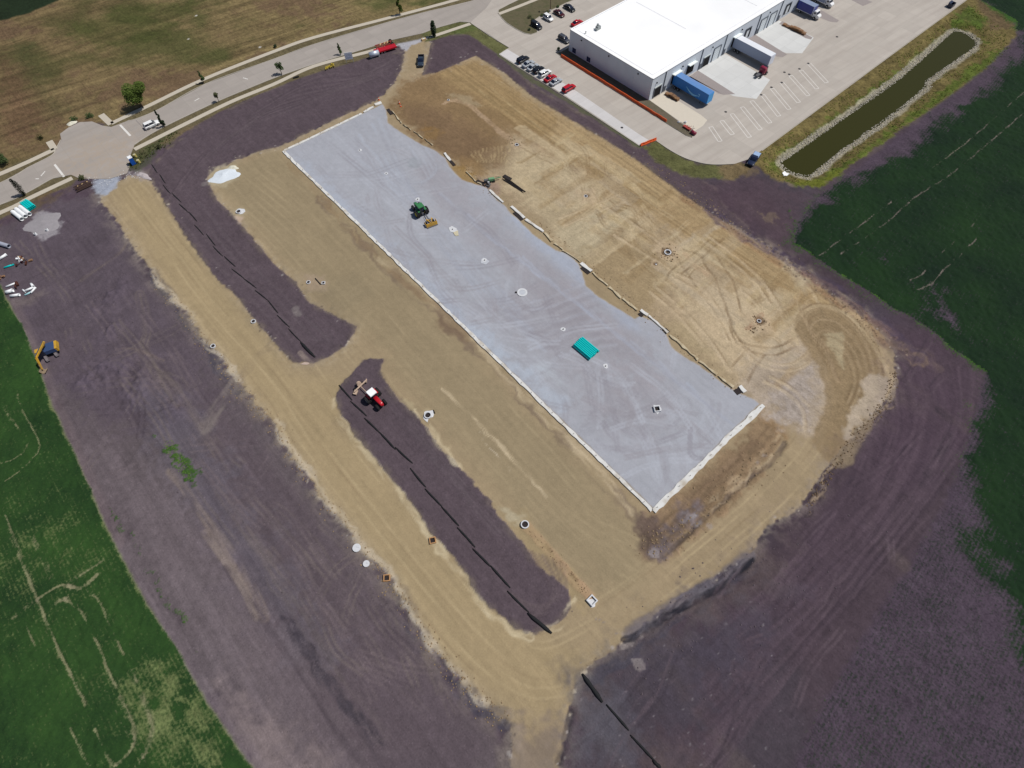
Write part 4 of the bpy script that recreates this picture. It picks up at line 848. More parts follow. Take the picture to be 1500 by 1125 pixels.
sheet([(1009,113),(1022,103),(1077,138),(1060,139),(1052,137),(1004,108)], 'asphalt_wedge', m_wedge, .008)
sheet([(1094,58),(1105,50),(1153,80),(1146,84),(1138,83),(1096,63)], 'asphalt_wedge', m_wedge, .008)
sheet([(1141,35),(1146,31),(1190,55),(1188,58),(1180,56)], 'asphalt_wedge', m_wedge, .008)
sheet([(1196,24),(1203,15),(1229,30),(1226,33),(1216,32)], 'asphalt_wedge', m_wedge, .008)
sheet([(1247,0),(1256,-6),(1278,3),(1264,9)], 'asphalt_wedge', m_wedge, .008)
# dark drain lids
for c in [(1063,164),(1149,106),(1156,109),(1115,139),(1130,128),(1145,121),(1171,101),(1184,93),(1226,54),(911,187)]:
    w = G(*c); o = MB().cyl((0,0,0), (0,0,.012), .42, 12).build('drain_lid', M_('dark_iron', (.03,.028,.03), .6), kind='structure'); o.location = (w[0], w[1], ZP+.008)

# ================================================================ basin water and riprap
m_water = D.materials.new('basin_water'); m_water.use_nodes = True; b_ = m_water.node_tree.nodes['Principled BSDF']
b_.inputs['Base Color'].default_value = (.036,.036,.010,1); b_.inputs['Roughness'].default_value = .18; b_.inputs['IOR'].default_value = 1.33; b_.inputs['Specular IOR Level'].default_value = .12
n_ = m_water.node_tree.nodes; l_ = m_water.node_tree.links
nn_ = n_.new('ShaderNodeTexNoise'); nn_.inputs['Scale'].default_value = 1.4; nn_.inputs['Detail'].default_value = 4; bb_ = n_.new('ShaderNodeBump'); bb_.inputs['Strength'].default_value = .12; bb_.inputs['Distance'].default_value = .05
gg_ = n_.new('ShaderNodeNewGeometry'); l_.new(gg_.outputs[0], nn_.inputs[0]); l_.new(nn_.outputs[0], bb_.inputs['Height']); l_.new(bb_.outputs[0], b_.inputs['Normal'])
WP = GP(curve(WATER+[WATER[0]], 4)); zw = -1.0
cW = np.mean(WP, axis=0); WB = [tuple(cW+(np.array(p)-cW)*(1+1.2/np.linalg.norm(np.array(p)-cW))) for p in WP]
MB().prism(WB, zw-.02, zw).build('basin_water', m_water, kind='structure')
Rr = random.Random(11)
def stone(mb, c, r):
    v = []; n1 = 5
    v.append((0,0,r*.6)); 
    for k in range(n1): a = k*2*math.pi/n1+Rr.random()*.5; q = r*Rr.uniform(.7, 1.15); v.append((q*math.cos(a), q*math.sin(a)*Rr.uniform(.7,1), r*Rr.uniform(-.1,.25)))
    for k in range(n1): a = k*2*math.pi/n1+.6; v.append((r*.6*math.cos(a), r*.6*math.sin(a), -r*.5))
    f = [(0,1+k,1+(k+1)%n1) for k in range(n1)]+[(1+k,6+k,6+(k+1)%n1,1+(k+1)%n1) for k in range(n1)]
    mb.add(v, f, Matrix.Translation(c) @ Matrix.Rotation(Rr.random()*6.28, 4, 'Z'))
mb = MB(); npts = len(WP)
for i in range(npts-1):
    a = np.array(WP[i]); b = np.array(WP[i+1]); L = np.linalg.norm(b-a); u_ = (b-a)/max(L, 1e-6); n2 = np.array([u_[1], -u_[0]])
    if np.dot(n2, a-cW) < 0: n2 = -n2
    for k in range(int(L*20)+1):
        if Rr.random() < .06+.3*(vnoise(np.array([a[0]*.25]), np.array([a[1]*.25]), 3)[0] > .62): continue
        d = Rr.uniform(-.15, 2.1); p = a+u_*Rr.uniform(0, L)+n2*d*(.75+.25*math.sin(i*.9))
        stone(mb, (p[0], p[1], max(zw, gz(*p))+.06), Rr.uniform(.09, .25))
tag(mb.build('riprap_stone', mat('riprap', srgb(176,170,156), .95, var=.3, vs=.9, bump=.3)), 'pale rubble stones lining the edge of the brown basin', 'riprap', kind='stuff')

# tufts: bank weeds and meadow scrub as masses of small blades
m_tuft = mat('weed_leaves', srgb(124,140,54), .9, var=.35, vs=.5, dirt=srgb(150,134,76), dirt_amt=.8)
def tufts(name, px, dens, size, label, cond=None, mt=None):
    P = GP(px); xs_ = [p[0] for p in P]; ys_ = [p[1] for p in P]; n = len(P); mb = MB(); A = 0
    cnt = int((max(xs_)-min(xs_))*(max(ys_)-min(ys_))*dens)
    for _ in range(cnt):
        x = Rr.uniform(min(xs_), max(xs_)); y = Rr.uniform(min(ys_), max(ys_)); ins = False
        for i in range(n):
            ax, ay = P[i]; bx, by = P[(i+1) % n]
            if (ay > y) != (by > y) and x < (y-ay)*(bx-ax)/(by-ay)+ax: ins = not ins
        if not ins: continue
        z = gz(x, y)
        if cond and not cond(x, y, z): continue
        for b in range(3):
            a = Rr.random()*6.28; s_ = size*Rr.uniform(.5, 1.3); ox, oy = x+Rr.uniform(-.25, .25), y+Rr.uniform(-.25, .25); w_ = s_*.42
            mb.add([(ox-w_*math.sin(a), oy+w_*math.cos(a), z), (ox+w_*math.sin(a), oy-w_*math.cos(a), z), (ox+s_*.6*math.cos(a), oy+s_*.6*math.sin(a), z+s_)], [(0,1,2)])
    o = mb.build(name, mt or m_tuft); return tag(o, label, 'weeds', kind='stuff')
nzb = lambda x, y, z: z > zw+.12 and float(fbm(np.array([x]), np.array([y]), 5, 3, 2)[0]) > -.15
tufts('bank_weeds', [(1112,228),(1200,165),(1300,95),(1400,20),(1425,5),(1470,45),(1480,72),(1395,136),(1320,186),(1250,236),(1205,270),(1150,266),(1120,250)], 2.2, .24, 'tall green and yellow weeds growing round the basin', nzb)
tufts('soil_weeds', [(240,648),(252,646),(268,668),(284,690),(278,706),(262,690),(248,668)], 10, .15, 'bright green weed patch alone on the bare west soil', mt=mat('green_weed', srgb(100,134,50,.95), .9, var=.3, vs=.7))
tufts('corner_weeds', [(188,240),(205,222),(262,190),(250,212),(225,226),(205,246),(190,252)], 4, .35, 'dark weeds between the street corner and the black topsoil', lambda x, y, z: Rr.random() < .6, mat('dark_weed', srgb(74,84,44,.85), .9, var=.3))

# ================================================================ pad footings
m_foot = mat('footing_concrete', srgb(206,206,204), .9, var=.14, vs=1.2, dirt=srgb(160,146,124), dirt_amt=.7, bump=.3, bs=6)
m_foot2 = mat('dirty_concrete', srgb(184,172,146), .9, var=.2, vs=1.6, dirt=srgb(146,126,94), dirt_amt=1.0, bump=.3, bs=6)
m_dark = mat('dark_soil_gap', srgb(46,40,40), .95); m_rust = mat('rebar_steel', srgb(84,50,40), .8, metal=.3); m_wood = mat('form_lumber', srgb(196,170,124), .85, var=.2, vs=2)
footn = 0
def footing(px, w, label, jig=.12, dowels=True, h=.16, name='footing', n=None, mt=None):
    P = GP(px); pts = []
    for a, b in zip(P[:-1], P[1:]):
        k = max(2, int(math.dist(a, b)/1.1))
        pts += [(a[0]+(b[0]-a[0])*t/k, a[1]+(b[1]-a[1])*t/k) for t in range(k)]
    pts.append(P[-1]); Q_ = np.array(pts); t = np.gradient(Q_, axis=0); t /= np.linalg.norm(t, axis=1)[:, None]; nn = np.stack([-t[:, 1], t[:, 0]], 1)
    L = [tuple(Q_[i]+nn[i]*(w/2+Rr.uniform(-jig, jig))) for i in range(len(Q_))]; R_ = [tuple(Q_[i]-nn[i]*(w/2+Rr.uniform(-jig, jig))) for i in range(len(Q_))]
    c = Q_.mean(axis=0); o = thing(name, label, 'footing', xy=c, z=0); zt = .1+h
    mb = MB().prism([(x-c[0], y-c[1]) for x, y in L+R_[::-1]], -.3, zt); mb.build('footing_beam', mt or m_foot, o)
    if dowels:
        d = MB(); m_ = MB()
        for i in range(1, len(Q_)-1, 3):
            x, y = Q_[i]-c; d.cyl((x, y, zt), (x, y, zt+.45), .05, 4)
        d.build('dowel_bars', m_rust, o, kind='stuff')
    return o
footing([(415,222),(955,748)], .72, 'longest pale concrete footing strip, along the west side of the stone pad', .13)
footing([(957,749),(1000,708),(1060,648),(1118,594)], 1.1, 'broad ragged white concrete footing across the south end of the stone pad', .18)
footing([(417,221),(470,196),(530,167)], .75, 'narrow pale footing strip along the north end of the stone pad', .07)
footing([(533,165),(547,157)], .7, 'short broken footing piece near the north tip of the stone pad', .15)
footing([(549,154),(559,151)], 1.4, 'rounded concrete lump at the north tip of the stone pad', .2, False)
# timber form board beside the west footing
def board(px, label, w=.28, mt=None, z=.32, name='form_board'):
    P = GP(px); o = strip(MB(), P, w, 0, z).build(name, mt or m_wood); return tag(o, label, 'form board', 'timber form boards beside the footings')
WLOFF = [(432,233),(470,270),(508,308),(546,345),(584,382)]
# east side of the pad: separate stem walls with dark gaps
EW = [((574,163),(588,181),.35),((590,183),(602,191),.3),((606,193),(620,203),.3),((622,204),(634,213),.3),((651,225),(660,236),.75),((683,252),(697,266),.6),((699,268),(706,271),.5),((717,279),(737,297),.7),((749,303),(768,320),.8),((770,322),(796,340),.8),((797,341),(809,354),.9),((812,357),(824,366),.6),((824,367),(850,384),.5),((851,386),(866,398),1.0),((868,400),(890,419),.8),((892,421),(910,437),.8),((912,438),(934,455),.7),((938,455),(949,462),.9),((950,463),(978,488),.6),((981,491),(1022,528),.75),((1024,530),(1050,549),.7),((1052,551),(1074,568),.7),((1083,566),(1091,575),1.0)]
wl_lab = ['thin pale wall stub nearest the north tip of the pad','small wall piece second from the north tip of the pad','small wall piece third from the north tip of the pad','small wall piece fourth from the north tip of the pad',
 'short white wall block beside the orange-brown dirt patch','pale wall piece just above the green machine','tiny wall piece touching the dark end of the green machine','white slanting wall just below the green machine','bright white wall with a dark pit, right of the green tractor',
 'cream wall piece following the bright white wall right of the green tractor','cream wall piece ending at a dug hole, upper middle of the east edge','small wall piece just below the dug hole on the east edge','long thin low wall leading down to the black pit',
 'white curved wall with a black pit, middle of the east edge','cream wall piece just below the black pit','cream wall piece, second below the black pit','cream wall piece, third below the black pit','white wall block beside dark soil, above the teal pipes','thin jagged white wall right of the teal pipe bundle',
 'cream low wall, first of three toward the south-east corner','cream low wall, second of three toward the south-east corner','cream low wall, last of three toward the south-east corner','short white block with a black pit near the south-east corner']
for (a, b, w), lb in zip(EW, wl_lab): footing([a, b], w*(.85 if 'white' in lb else .6), lb, .10 if 'white' in lb else .2, False, .22, 'stem_wall', mt=m_foot if 'white' in lb else m_foot2)
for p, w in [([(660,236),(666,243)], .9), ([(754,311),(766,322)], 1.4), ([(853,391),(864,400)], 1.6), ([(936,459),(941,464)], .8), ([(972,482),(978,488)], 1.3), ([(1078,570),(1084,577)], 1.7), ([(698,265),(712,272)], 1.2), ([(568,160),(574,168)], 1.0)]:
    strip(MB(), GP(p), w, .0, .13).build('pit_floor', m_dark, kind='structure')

# ================================================================ warehouse
WH = 7.0; wc = G(950,147.5); WLEN, WDEP = 35.5, 150.0
wh = D.objects.new('warehouse', None); COL.objects.link(wh); wh.location = (wc[0], wc[1], ZP)
wh.rotation_euler = (0, 0, A2); tag(wh, 'long grey warehouse with a white flat roof and a row of loading docks', 'warehouse')
# local frame: x runs along the loading wall, y runs back toward the parking corner
m_wallp = mat('precast_panel', srgb(206,214,224), .85, var=.05, vs=.5, dirt=srgb(188,196,208), dirt_amt=.4); m_roof = mat('white_membrane', (.90,.91,.92), .6, var=.03, vs=.15, dirt=(.70,.72,.74), dirt_amt=.3)
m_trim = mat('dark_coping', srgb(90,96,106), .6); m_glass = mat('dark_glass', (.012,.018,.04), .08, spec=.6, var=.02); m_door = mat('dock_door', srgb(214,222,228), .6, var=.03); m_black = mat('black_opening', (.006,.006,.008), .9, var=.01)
m_spout = mat('downspout_grey', srgb(96,102,112), .6); m_awn = mat('awning_white', (.8,.86,.84), .6, var=.03)
nP = 20; pw = WDEP/nP
wl_ = MB()
for k in range(nP): MB().box((pw*(k+.5), .15, WH/2), (pw-.03, .3, WH)).build('wall_panel', m_wallp, wh)
for k in range(5): MB().box((.15, .3+(WLEN-.3)/5*(k+.5), WH/2), (.3, (WLEN-.3)/5-.03, WH)).build('wall_panel', m_wallp, wh)
MB().box((WDEP/2, WLEN-.15, WH/2), (WDEP-.6, .3, WH)).box((WDEP-.15, WLEN/2, WH/2), (.3, WLEN-.6, WH)).build('back_wall', m_wallp, wh)
rf = MB().box((WDEP/2, WLEN/2, WH-.25), (WDEP-.6, WLEN-.6, .2)).build('roof', m_roof, wh)
# parapet coping and dark fascia line
MB().box((WDEP/2, .12, WH+.04), (WDEP+.1, .5, .10)).box((WDEP/2, WLEN-.12, WH+.04), (WDEP+.1, .5, .10)).box((.12, WLEN/2, WH+.04), (.5, WLEN-.76, .10)).box((WDEP-.12, WLEN/2, WH+.04), (.5, WLEN-.76, .10)).build('coping', m_roof, rf)
MB().box((WDEP/2, -.09, WH-.04), (WDEP, .04, .14)).box((-.09, WLEN/2, WH-.04), (.04, WLEN, .14)).build('fascia', m_trim, wh)
sm_ = MB()
sm_.box((WDEP/2, 1.6, WH-.13), (WDEP-3.2, .08, .04)).box((1.6, WLEN/2, WH-.13), (.08, WLEN-3.2, .04)).box((28, WLEN/2+4, WH-.13), (.12, WLEN-14, .04)).box((56, WLEN/2, WH-.13), (.1, WLEN-8, .04)).build('roof_seam', mat('seam_grey', srgb(206,208,214), .7), rf)
def wallpt(px):
    """height on the loading wall seen at px -> (x along wall, z)"""
    d = (px[0]-750.0)*Rv + (562.5-px[1])*Uv + FOC*Fv; o_ = np.array([0, 0, CAM_H]); nrm = np.array([a1[0], a1[1], 0]); c0 = np.array([wc[0], wc[1], ZP])
    t = np.dot(c0-o_, nrm)/np.dot(d, nrm); p = o_+t*d; return float(np.dot((p-c0)[:2], a2)), float(p[2]-ZP)
def wallpt2(px):
    d = (px[0]-750.0)*Rv + (562.5-px[1])*Uv + FOC*Fv; o_ = np.array([0, 0, CAM_H]); nrm = np.array([a2[0], a2[1], 0]); c0 = np.array([wc[0], wc[1], ZP])
    t = np.dot(c0-o_, nrm)/np.dot(d, nrm); p = o_+t*d; return float(-np.dot((p-c0)[:2], a1)), float(p[2]-ZP)
# roof hatch and vent
def roofpt(px):
    w = G(px[0], px[1], WH); d = w-wc; return float(np.dot(d, a2)), float(-np.dot(d, a1))
x_, y_ = roofpt((876,42)); u1 = thing('roof_unit', 'grey ventilation unit alone on the white warehouse roof', 'vent', xy=tuple(wc+a2*x_-a1*y_), rz=A2, z=ZP+WH-.15)
MB().box((0,0,.5), (1.5,1.2,1.0), top=.9).build('casing', M_('galv', srgb(150,156,156), .5, metal=.3), u1); MB().cyl((0,.3,1.0), (0,.3,1.5), .35, 10).build('cowl', M_('galv', ()), u1); MB().box((-1.0,-.2,.35), (.5,.9,.7)).build('duct', M_('galv', ()), u1)
x_, y_ = roofpt((858,48.5)); u2 = thing('vent_pipe', 'tiny vent pipe near the roof corner of the warehouse', 'vent', xy=tuple(wc+a2*x_-a1*y_), z=ZP+WH-.15)
MB().cyl((0,0,0), (0,0,.6), .14, 8).build('pipe', M_('galv', ()), u2); MB().cyl((0,0,.6), (0,0,.75), .24, 8, .1).build('cap', M_('galv', ()), u2)
# dock openings: (left px at base, right px at base, top z, bottom z, style)
def open_(x0, x1, z0, z1, mt, name, depth=.1, awn=False, frame=True):
    w = x1-x0
    o = MB().box(((x0+x1)/2, -.02-depth/2+.02, (z0+z1)/2), (w, depth, z1-z0)).build(name, mt, wh)
    if frame:
        MB().box((x0-.12, -.10, (z0+z1)/2), (.24, .2, z1-z0)).box((x1+.12, -.10, (z0+z1)/2), (.24, .2, z1-z0)).box(((x0+x1)/2, -.10, z1+.12), (w+.48, .2, .24)).build('frame', m_black if awn else m_trim, o)
    if awn: MB().box(((x0+x1)/2, -.55, z1+.35), (w+.9, 1.1, .22), rx=-.1).build('awning', m_awn, o)
    return o
dk = {}
for nm, a, b, kind in [('d1',(958,141),(965,133),'dark'),('t1',(983,118),(994,110),'awn'),('d2',(1004,116),(1013,101),'awn'),('d3',(1031,88),(1039,82),'dark'),('d4',(1044,84),(1053,75),'white'),('t2',(1071,66),(1080,60),'awn'),
                       ('d5',(1088,61),(1097,48),'grey'),('d6',(1112,45),(1119,36),'white'),('d7',(1124,37),(1134,28),'white'),('d8',(1147,22),(1157,10),'grey'),('t3',(1166,12),(1176,6),'awn')]:
    xa = wallpt(a)[0]; xb = wallpt(b)[0]
    if kind == 'white': w0, z0, z1, mt, aw = 3.2, .05, 4.3, m_door, False
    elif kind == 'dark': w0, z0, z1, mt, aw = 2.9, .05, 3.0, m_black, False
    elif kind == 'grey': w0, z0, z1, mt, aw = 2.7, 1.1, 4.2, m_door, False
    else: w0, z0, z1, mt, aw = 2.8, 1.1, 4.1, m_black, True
    c_ = (xa+xb)/2; dk[nm] = c_
    o = open_(c_-w0/2, c_+w0/2, z0, z1, mt, 'loading_door', awn=aw)
    if kind == 'grey': MB().box((c_-w0/2+.3, -.14, (z0+z1)/2), (.35, .16, z1-z0)).box((c_+w0/2-.3, -.14, (z0+z1)/2), (.35, .16, z1-z0)).box((c_, -.14, z1-.2), (w0, .16, .4)).build('dock_seal', m_black, o)
    if kind == 'white':
        q = MB()
        for i in range(1, 6): q.box((c_, -.09, z0+(z1-z0)*i/6), (w0, .03, .04))
        q.build('door_rib', m_trim, o)
    if kind == 'dark': MB().box((c_, -.14, z1+.35), (w0+.3, .06, .6)).build('rolled_door', m_awn, o)
for p in [(973,120),(1027,85),(1062,64),(1111,34),(1144,12)]:
    x_ = wallpt(p)[0]; dsp = MB().box((x_, -.1, WH/2), (.22, .2, WH-.3)).build('downspout', m_spout, wh); MB().box((x_+.9, -.06, .9), (.9, .12, 1.8)).build('electrical_cabinet', m_trim, wh)
for p in [(962,121),(1000,97),(1044,69),(1087,43),(1128,18)]:
    x_, z_ = wallpt(p); MB().box((x_, -.15, min(z_, 6)), (.35, .3, .3)).build('wall_light', m_black, wh)
for p in [(841,74),(862,87)]:
    y_, z_ = wallpt2(p); o = MB().box((-.02, y_, z_), (.08, 1.6, 1.5)).build('window', mat('blue_pane', (.02,.03,.10), .15, spec=.6), wh); MB().box((-.05, y_, z_), (.06, .07, 1.5)).box((-.05, y_, z_), (.055, 1.6, .07)).build('sash', m_trim, o)
for p in [(852,59),(892,82),(935,108)]:
    y_, z_ = wallpt2(p); MB().box((-.12, y_, min(z_, 6.2)), (.24, .35, .3)).build('wall_light', m_black, wh)
# ================================================================ vehicles
def paintm(key, rgb): return M_('paint_'+key, rgb, .28, spec=.5, var=.03, vs=.8)
P_black = paintm('black', (.012,.013,.017)); P_white = paintm('white', (.78,.79,.80)); P_silver = paintm('silver', (.36,.39,.43)); P_red = paintm('red', (.42,.008,.018)); P_maroon = paintm('maroon', (.06,.008,.012))
P_navy = paintm('navy', (.010,.018,.05)); P_grey = paintm('grey', (.06,.065,.08)); P_teal = M_('teal_pvc', (.0,.50,.50), .45, var=.06)
m_tyre = M_('tyre_rubber', (.012,.012,.013), .9); m_rim = M_('rim_metal', (.35,.36,.38), .4, metal=.6); m_lamp = M_('lamp_lens', (.75,.75,.7), .2, spec=.6); m_tail = M_('tail_lens', (.35,.01,.01), .3)
m_ylw = M_('machine_yellow', (.52,.30,.03), .6, var=.18, vs=2, dirt=(.2,.14,.08), dirt_amt=.6); m_grn = M_('machine_green', (.045,.19,.075), .45, var=.1); m_steel = M_('dull_steel', (.10,.10,.11), .7, var=.2, vs=2)
m_white2 = M_('white_plastic', (.80,.82,.84), .5, var=.03); m_wht = M_('pale_concrete', srgb(198,200,204), .85, var=.08, vs=2); m_orange = M_('orange_plastic', (.68,.10,.02), .5, var=.08, vs=3)
def ring(x, hw, z0, z1, r=.16, n=4):
    """rounded-rectangle section across a body at x"""
    pts = []; r = min(r, (z1-z0)*.45, hw*.45)
    for cx, cz, a0 in ((hw-r, z0+r*.5, -90), (hw-r, z1-r, 0), (-hw+r, z1-r, 90), (-hw+r, z0+r*.5, 180)):
        rr = r if cz > (z0+z1)/2 else r*.5
        for k in range(n): a = rad(a0+90*k/(n-1)); pts.append((x, cx+rr*math.cos(a), cz+rr*math.sin(a)))
    return pts
def wheel(parent, x, y, r, w, rim=m_rim):
    t = MB().cyl((x, y-w/2, r), (x, y+w/2, r), r, 14).build('wheel', m_tyre, parent, False)
    MB().cyl((x, y-w/2-.015, r), (x, y+w/2+.015, r), r*.58, 10).build('rim', rim, t)
def car(px, ang, paint, label, kind='sedan', cat='car', group='cars parked in the warehouse lot', name='parked_car', L=4.7, W=1.84):
    o = thing(name, label, cat, px, ang, group, z=ZP if cat == 'car' else None)
    h = L/2; suv = kind == 'suv'; pk = kind == 'pickup'
    if pk: L = 5.9; h = L/2; W = 2.0
    bz = .98 if suv else (1.08 if pk else .88); g = .28 if (suv or pk) else .2
    R = []
    for t, wf, z0, z1 in ((-1,.80,g+.18,bz-.14), (-.96,.94,g+.05,bz-.02), (-.8,1,g,bz), (-.3,1,g,bz), (.25,1,g,bz), (.42,1,g,bz-.02), (.78,.98,g,bz-.13), (.95,.90,g+.05,bz-.25), (1,.74,g+.18,bz-.34)):
        R.append(ring(t*h, W/2*wf, z0, z1))
    if not pk: MB().loft(R).build('body', paint, o, True)
    else:
        MB().loft(R[2:] if False else [ring(t*h, W/2*wf, z0, z1) for t, wf, z0, z1 in ((-.14,1,g,bz), (.3,1,g,bz), (.45,1,g,bz), (.85,.98,g,bz-.06), (.97,.92,g+.05,bz-.16), (1,.8,g+.15,bz-.24))]).build('body', paint, o, True)
        MB().box((-.57*h, W/2-.06, (g+bz)/2), (.86*h, .12, bz-g)).box((-.57*h, -W/2+.06, (g+bz)/2), (.86*h, .12, bz-g)).box((-h+.07, 0, (g+bz)/2), (.1, W-.24, bz-g)).build('bed_side', paint, o)
        MB().box((-.57*h, 0, g+.25), (.84*h, W-.26, .1)).build('cargo_bed', M_('bed_liner', (.01,.01,.012), .9), o)
    rz_ = bz+(.66 if suv else .72 if pk else .52)
    if suv: st = ((-.93,.86,0), (-.84,.80,1), (-.2,.80,1), (.18,.78,.97), (.48,.84,0))
    elif pk: st = ((-.13,.88,0), (-.10,.82,1), (.10,.82,1), (.22,.80,.97), (.46,.86,0))
    else: st = ((-.72,.84,0), (-.38,.74,.96), (-.1,.74,1), (.10,.73,.97), (.46,.84,0))
    G_ = [ring(t*h, W/2*wf, bz-.06, bz-.02+(rz_-bz)*q+.03, .12) for t, wf, q in st]
    MB().loft(G_).build('windows', m_glass, o, True)
    a, b = st[1][0]*h, st[3][0]*h
    rw = W*st[1][1]-.10
    MB().box(((a+b)/2, 0, rz_+.0), (b-a+.06, rw, .07), top=.92).build('roof', paint, o)
    for s_ in (-1, 1):
        y = s_*(W/2*st[1][1]-.02)
        for p0, p1, r_ in (((st[0][0]*h, s_*W/2*st[0][1]*.97, bz), (a, y, rz_), .045), ((st[4][0]*h, s_*W/2*st[4][1]*.97, bz), (b, y, rz_), .045), (((a+b)/2, y+s_*.03, rz_), ((a+b)/2, s_*(W/2-.06), bz), .05)):
            MB().cyl(p0, p1, r_, 4).build('roof_pillar', paint, o)
    for x in (-.62*h, .62*h):
        for y in (-W/2+.12, W/2-.12): wheel(o, x, y, .36 if (suv or pk) else .33, .25)
    for s_ in (-1, 1):
        MB().box((h*.965, s_*W*.36, bz-.28), (.14, .38, .14)).build('headlight', m_lamp, o); MB().box((-h*.965, s_*W*.38, bz-.16), (.1, .3, .18)).build('tail_light', m_tail, o)
        MB().box((st[4][0]*h*.75, s_*(W/2+.09), bz+.06), (.16, .2, .14)).build('mirror', paint, o)
    return o
up = rad(40.6); row = A2
def ang2(a, b): return pxang(a, b)
RW = 'cars nosed in along the kerb below the warehouse drive'
car((766,90), up, P_black, 'black sport utility vehicle at the left end of the kerb row', 'suv', group=RW)
car((774,96), up, P_silver, 'silver sedan second in the kerb row, right beside the black utility vehicle at the end', group=RW)
car((781,101), up, P_silver, 'silver sedan third in the kerb row, between a silver sedan and a black hatchback', group=RW)
car((789,105), up, P_black, 'black hatchback between the silver sedan and the white utility vehicle', 'suv', group=RW, L=4.4)
car((798,110), up, P_white, 'white sport utility vehicle between the black hatchback and the red car in the row', 'suv', group=RW)
car((806,117), up, P_red, 'red sedan between the white utility vehicle and the last silver sedan', group=RW)
car((814,122), up, P_silver, 'silver sedan at the right end of the tight kerb row, beside the red sedan', group=RW)
car((833,132), up, P_red, 'long red station wagon parked alone, apart from the kerb row', 'suv', group=RW, L=5.1)
IS = 'cars parked by the corner planting island'
dn = A1
car((786,40), dn, P_black, 'black utility vehicle at the tip of the planting island', 'suv', group=IS); car((803,29), dn, P_white, 'white small car with dark windows by the planting island', 'suv', group=IS, L=4.0)
car((819,22), dn, P_maroon, 'dark maroon car beside the planting island', 'sedan', group=IS); car((834,14), dn, P_black, 'black-green car furthest up along the planting island', 'sedan', group=IS, L=4.9)
car((826,60), dn, P_grey, 'dark grey utility vehicle in front of the warehouse corner', 'suv'); car((845,36), up, P_red, 'bright red car half hidden behind the warehouse roof corner', 'sedan')
car((224,185), pxang((214,189),(234,180)), P_white, 'white utility vehicle driving alone on the street', 'suv', group='vehicles on the site and street', name='white_car', L=4.8)
car((617,92), pxang((618,82),(617,100)), paintm('slate', (.03,.045,.07)), 'slate blue pickup truck parked on the clay entrance track', 'pickup', 'pickup truck', 'vehicles on the site and street', 'pickup_truck')
car((1103,236), pxang((1110,226),(1097,245)), P_navy, 'navy blue pickup truck with pale bed cover at the lot corner near the basin', 'pickup', 'pickup truck', 'vehicles on the site and street', 'pickup_truck')
tr = [q for q in D.objects if q.name == 'pickup_truck.001'][0]
MB().box((-1.68, 0, 1.12), (2.4, 1.8, .06)).build('bed_cover', M_('pale_blue', (.30,.42,.62), .4), tr)
# ---- trailers at the docks
def trailer(doorx, y_off, L, W, H, side, topm, label, name='box_trailer', front=None):
    """doorx: metres along the wall of the dock door"""
    c = wc+a2*doorx+a1*(L/2+.35)
    o = thing(name, label, 'trailer', xy=tuple(c), rz=A1, group='box trailers backed into the docks', z=ZP)
    MB().box((0, 0, 1.2+(H-1.2)/2), (L, W, H-1.2)).build('cargo_box', side, o)
    MB().box((0, 0, H+.02), (L-.04, W-.04, .05)).build('roof', topm, o)
    MB().box((0, 0, 1.08), (L-.3, 1.1, .22)).build('chassis', m_steel, o)
    for x in (-L/2+1.2, -L/2+2.5):
        for y in (-W/2+.3, W/2-.3): wheel(o, x, y, .5, .5)
    for y in (-.8, .8): MB().box((L/2-2.6, y, .62), (.14, .14, 1.1)).build('landing_leg', m_steel, o)
    if front: MB().box((L/2+.03, 0, 1.25+(H-1.3)/2), (.06, W-.1, H-1.35)).build('front_panel', front, o)
    for y in (-W/2-.01, W/2+.01): MB().box((0, y, 1.24), (L, .04, .1)).build('side_rail', m_steel, o)
    return o
m_blu = M_('trailer_blue', (.018,.17,.52), .4, var=.05); m_bluT = M_('trailer_roof_blue', (.10,.24,.52), .5, var=.05, vs=.4, dirt=(.28,.28,.42), dirt_amt=.4)
tb_ = trailer(dk['t1'], 0, 13.6, 2.6, 4.25, m_blu, m_bluT, 'blue box trailer with a pale curved smile arrow, backed to the dock nearest the corner', front=M_('trailer_front', (.06,.34,.72), .4))
m_logo = M_('logo_pale_blue', (.25,.58,.86), .5)
def smile(parent, y, s):
    """curved arrow on the trailer side: swoosh and arrow head"""
    up_ = []; lo_ = []; f0, f1, dip = -1.5, 3.3, 1.0
    for k in range(13):
        t = k/12; x = f0+(f1-f0)*t; z = 2.95-dip*math.sin(math.pi*min(1, t*1.02)*.86)-.35*t; w = .09+.17*math.sin(math.pi*t)
        up_.append((x, y, z+w)); lo_.append((x, y, z-w))
    mb = MB(); n = len(up_); mb.v = up_+lo_; mb.f = [(k, k+1, n+k+1, n+k) if s < 0 else (k, n+k, n+k+1, k+1) for k in range(n-1)]
    x, z = f1, 2.05
    b = len(mb.v); mb.v += [(x-.25,y,z+.85),(x+.55,y,z+.95),(x+.62,y,z+.72),(x+.05,y,z+.66),(x+.55,y,z+.95),(x+.35,y,z-.15),(x+.15,y,z-.12),(x+.32,y,z+.72)]
    mb.f += [(b,b+1,b+2,b+3),(b+4,b+5,b+6,b+7)]
    mb.build('smile_arrow', m_logo, parent)
smile(tb_, -1.312, -1)
tw_ = trailer(dk['t2'], 0, 14.2, 2.6, 4.25, M_('trailer_grey', srgb(150,160,182), .4, var=.04), M_('trailer_roof_white', (.72,.75,.80), .5, var=.04), 'silver grey box trailer with a white roof, backed to the middle dock', front=M_('trailer_white', (.66,.7,.8), .4))
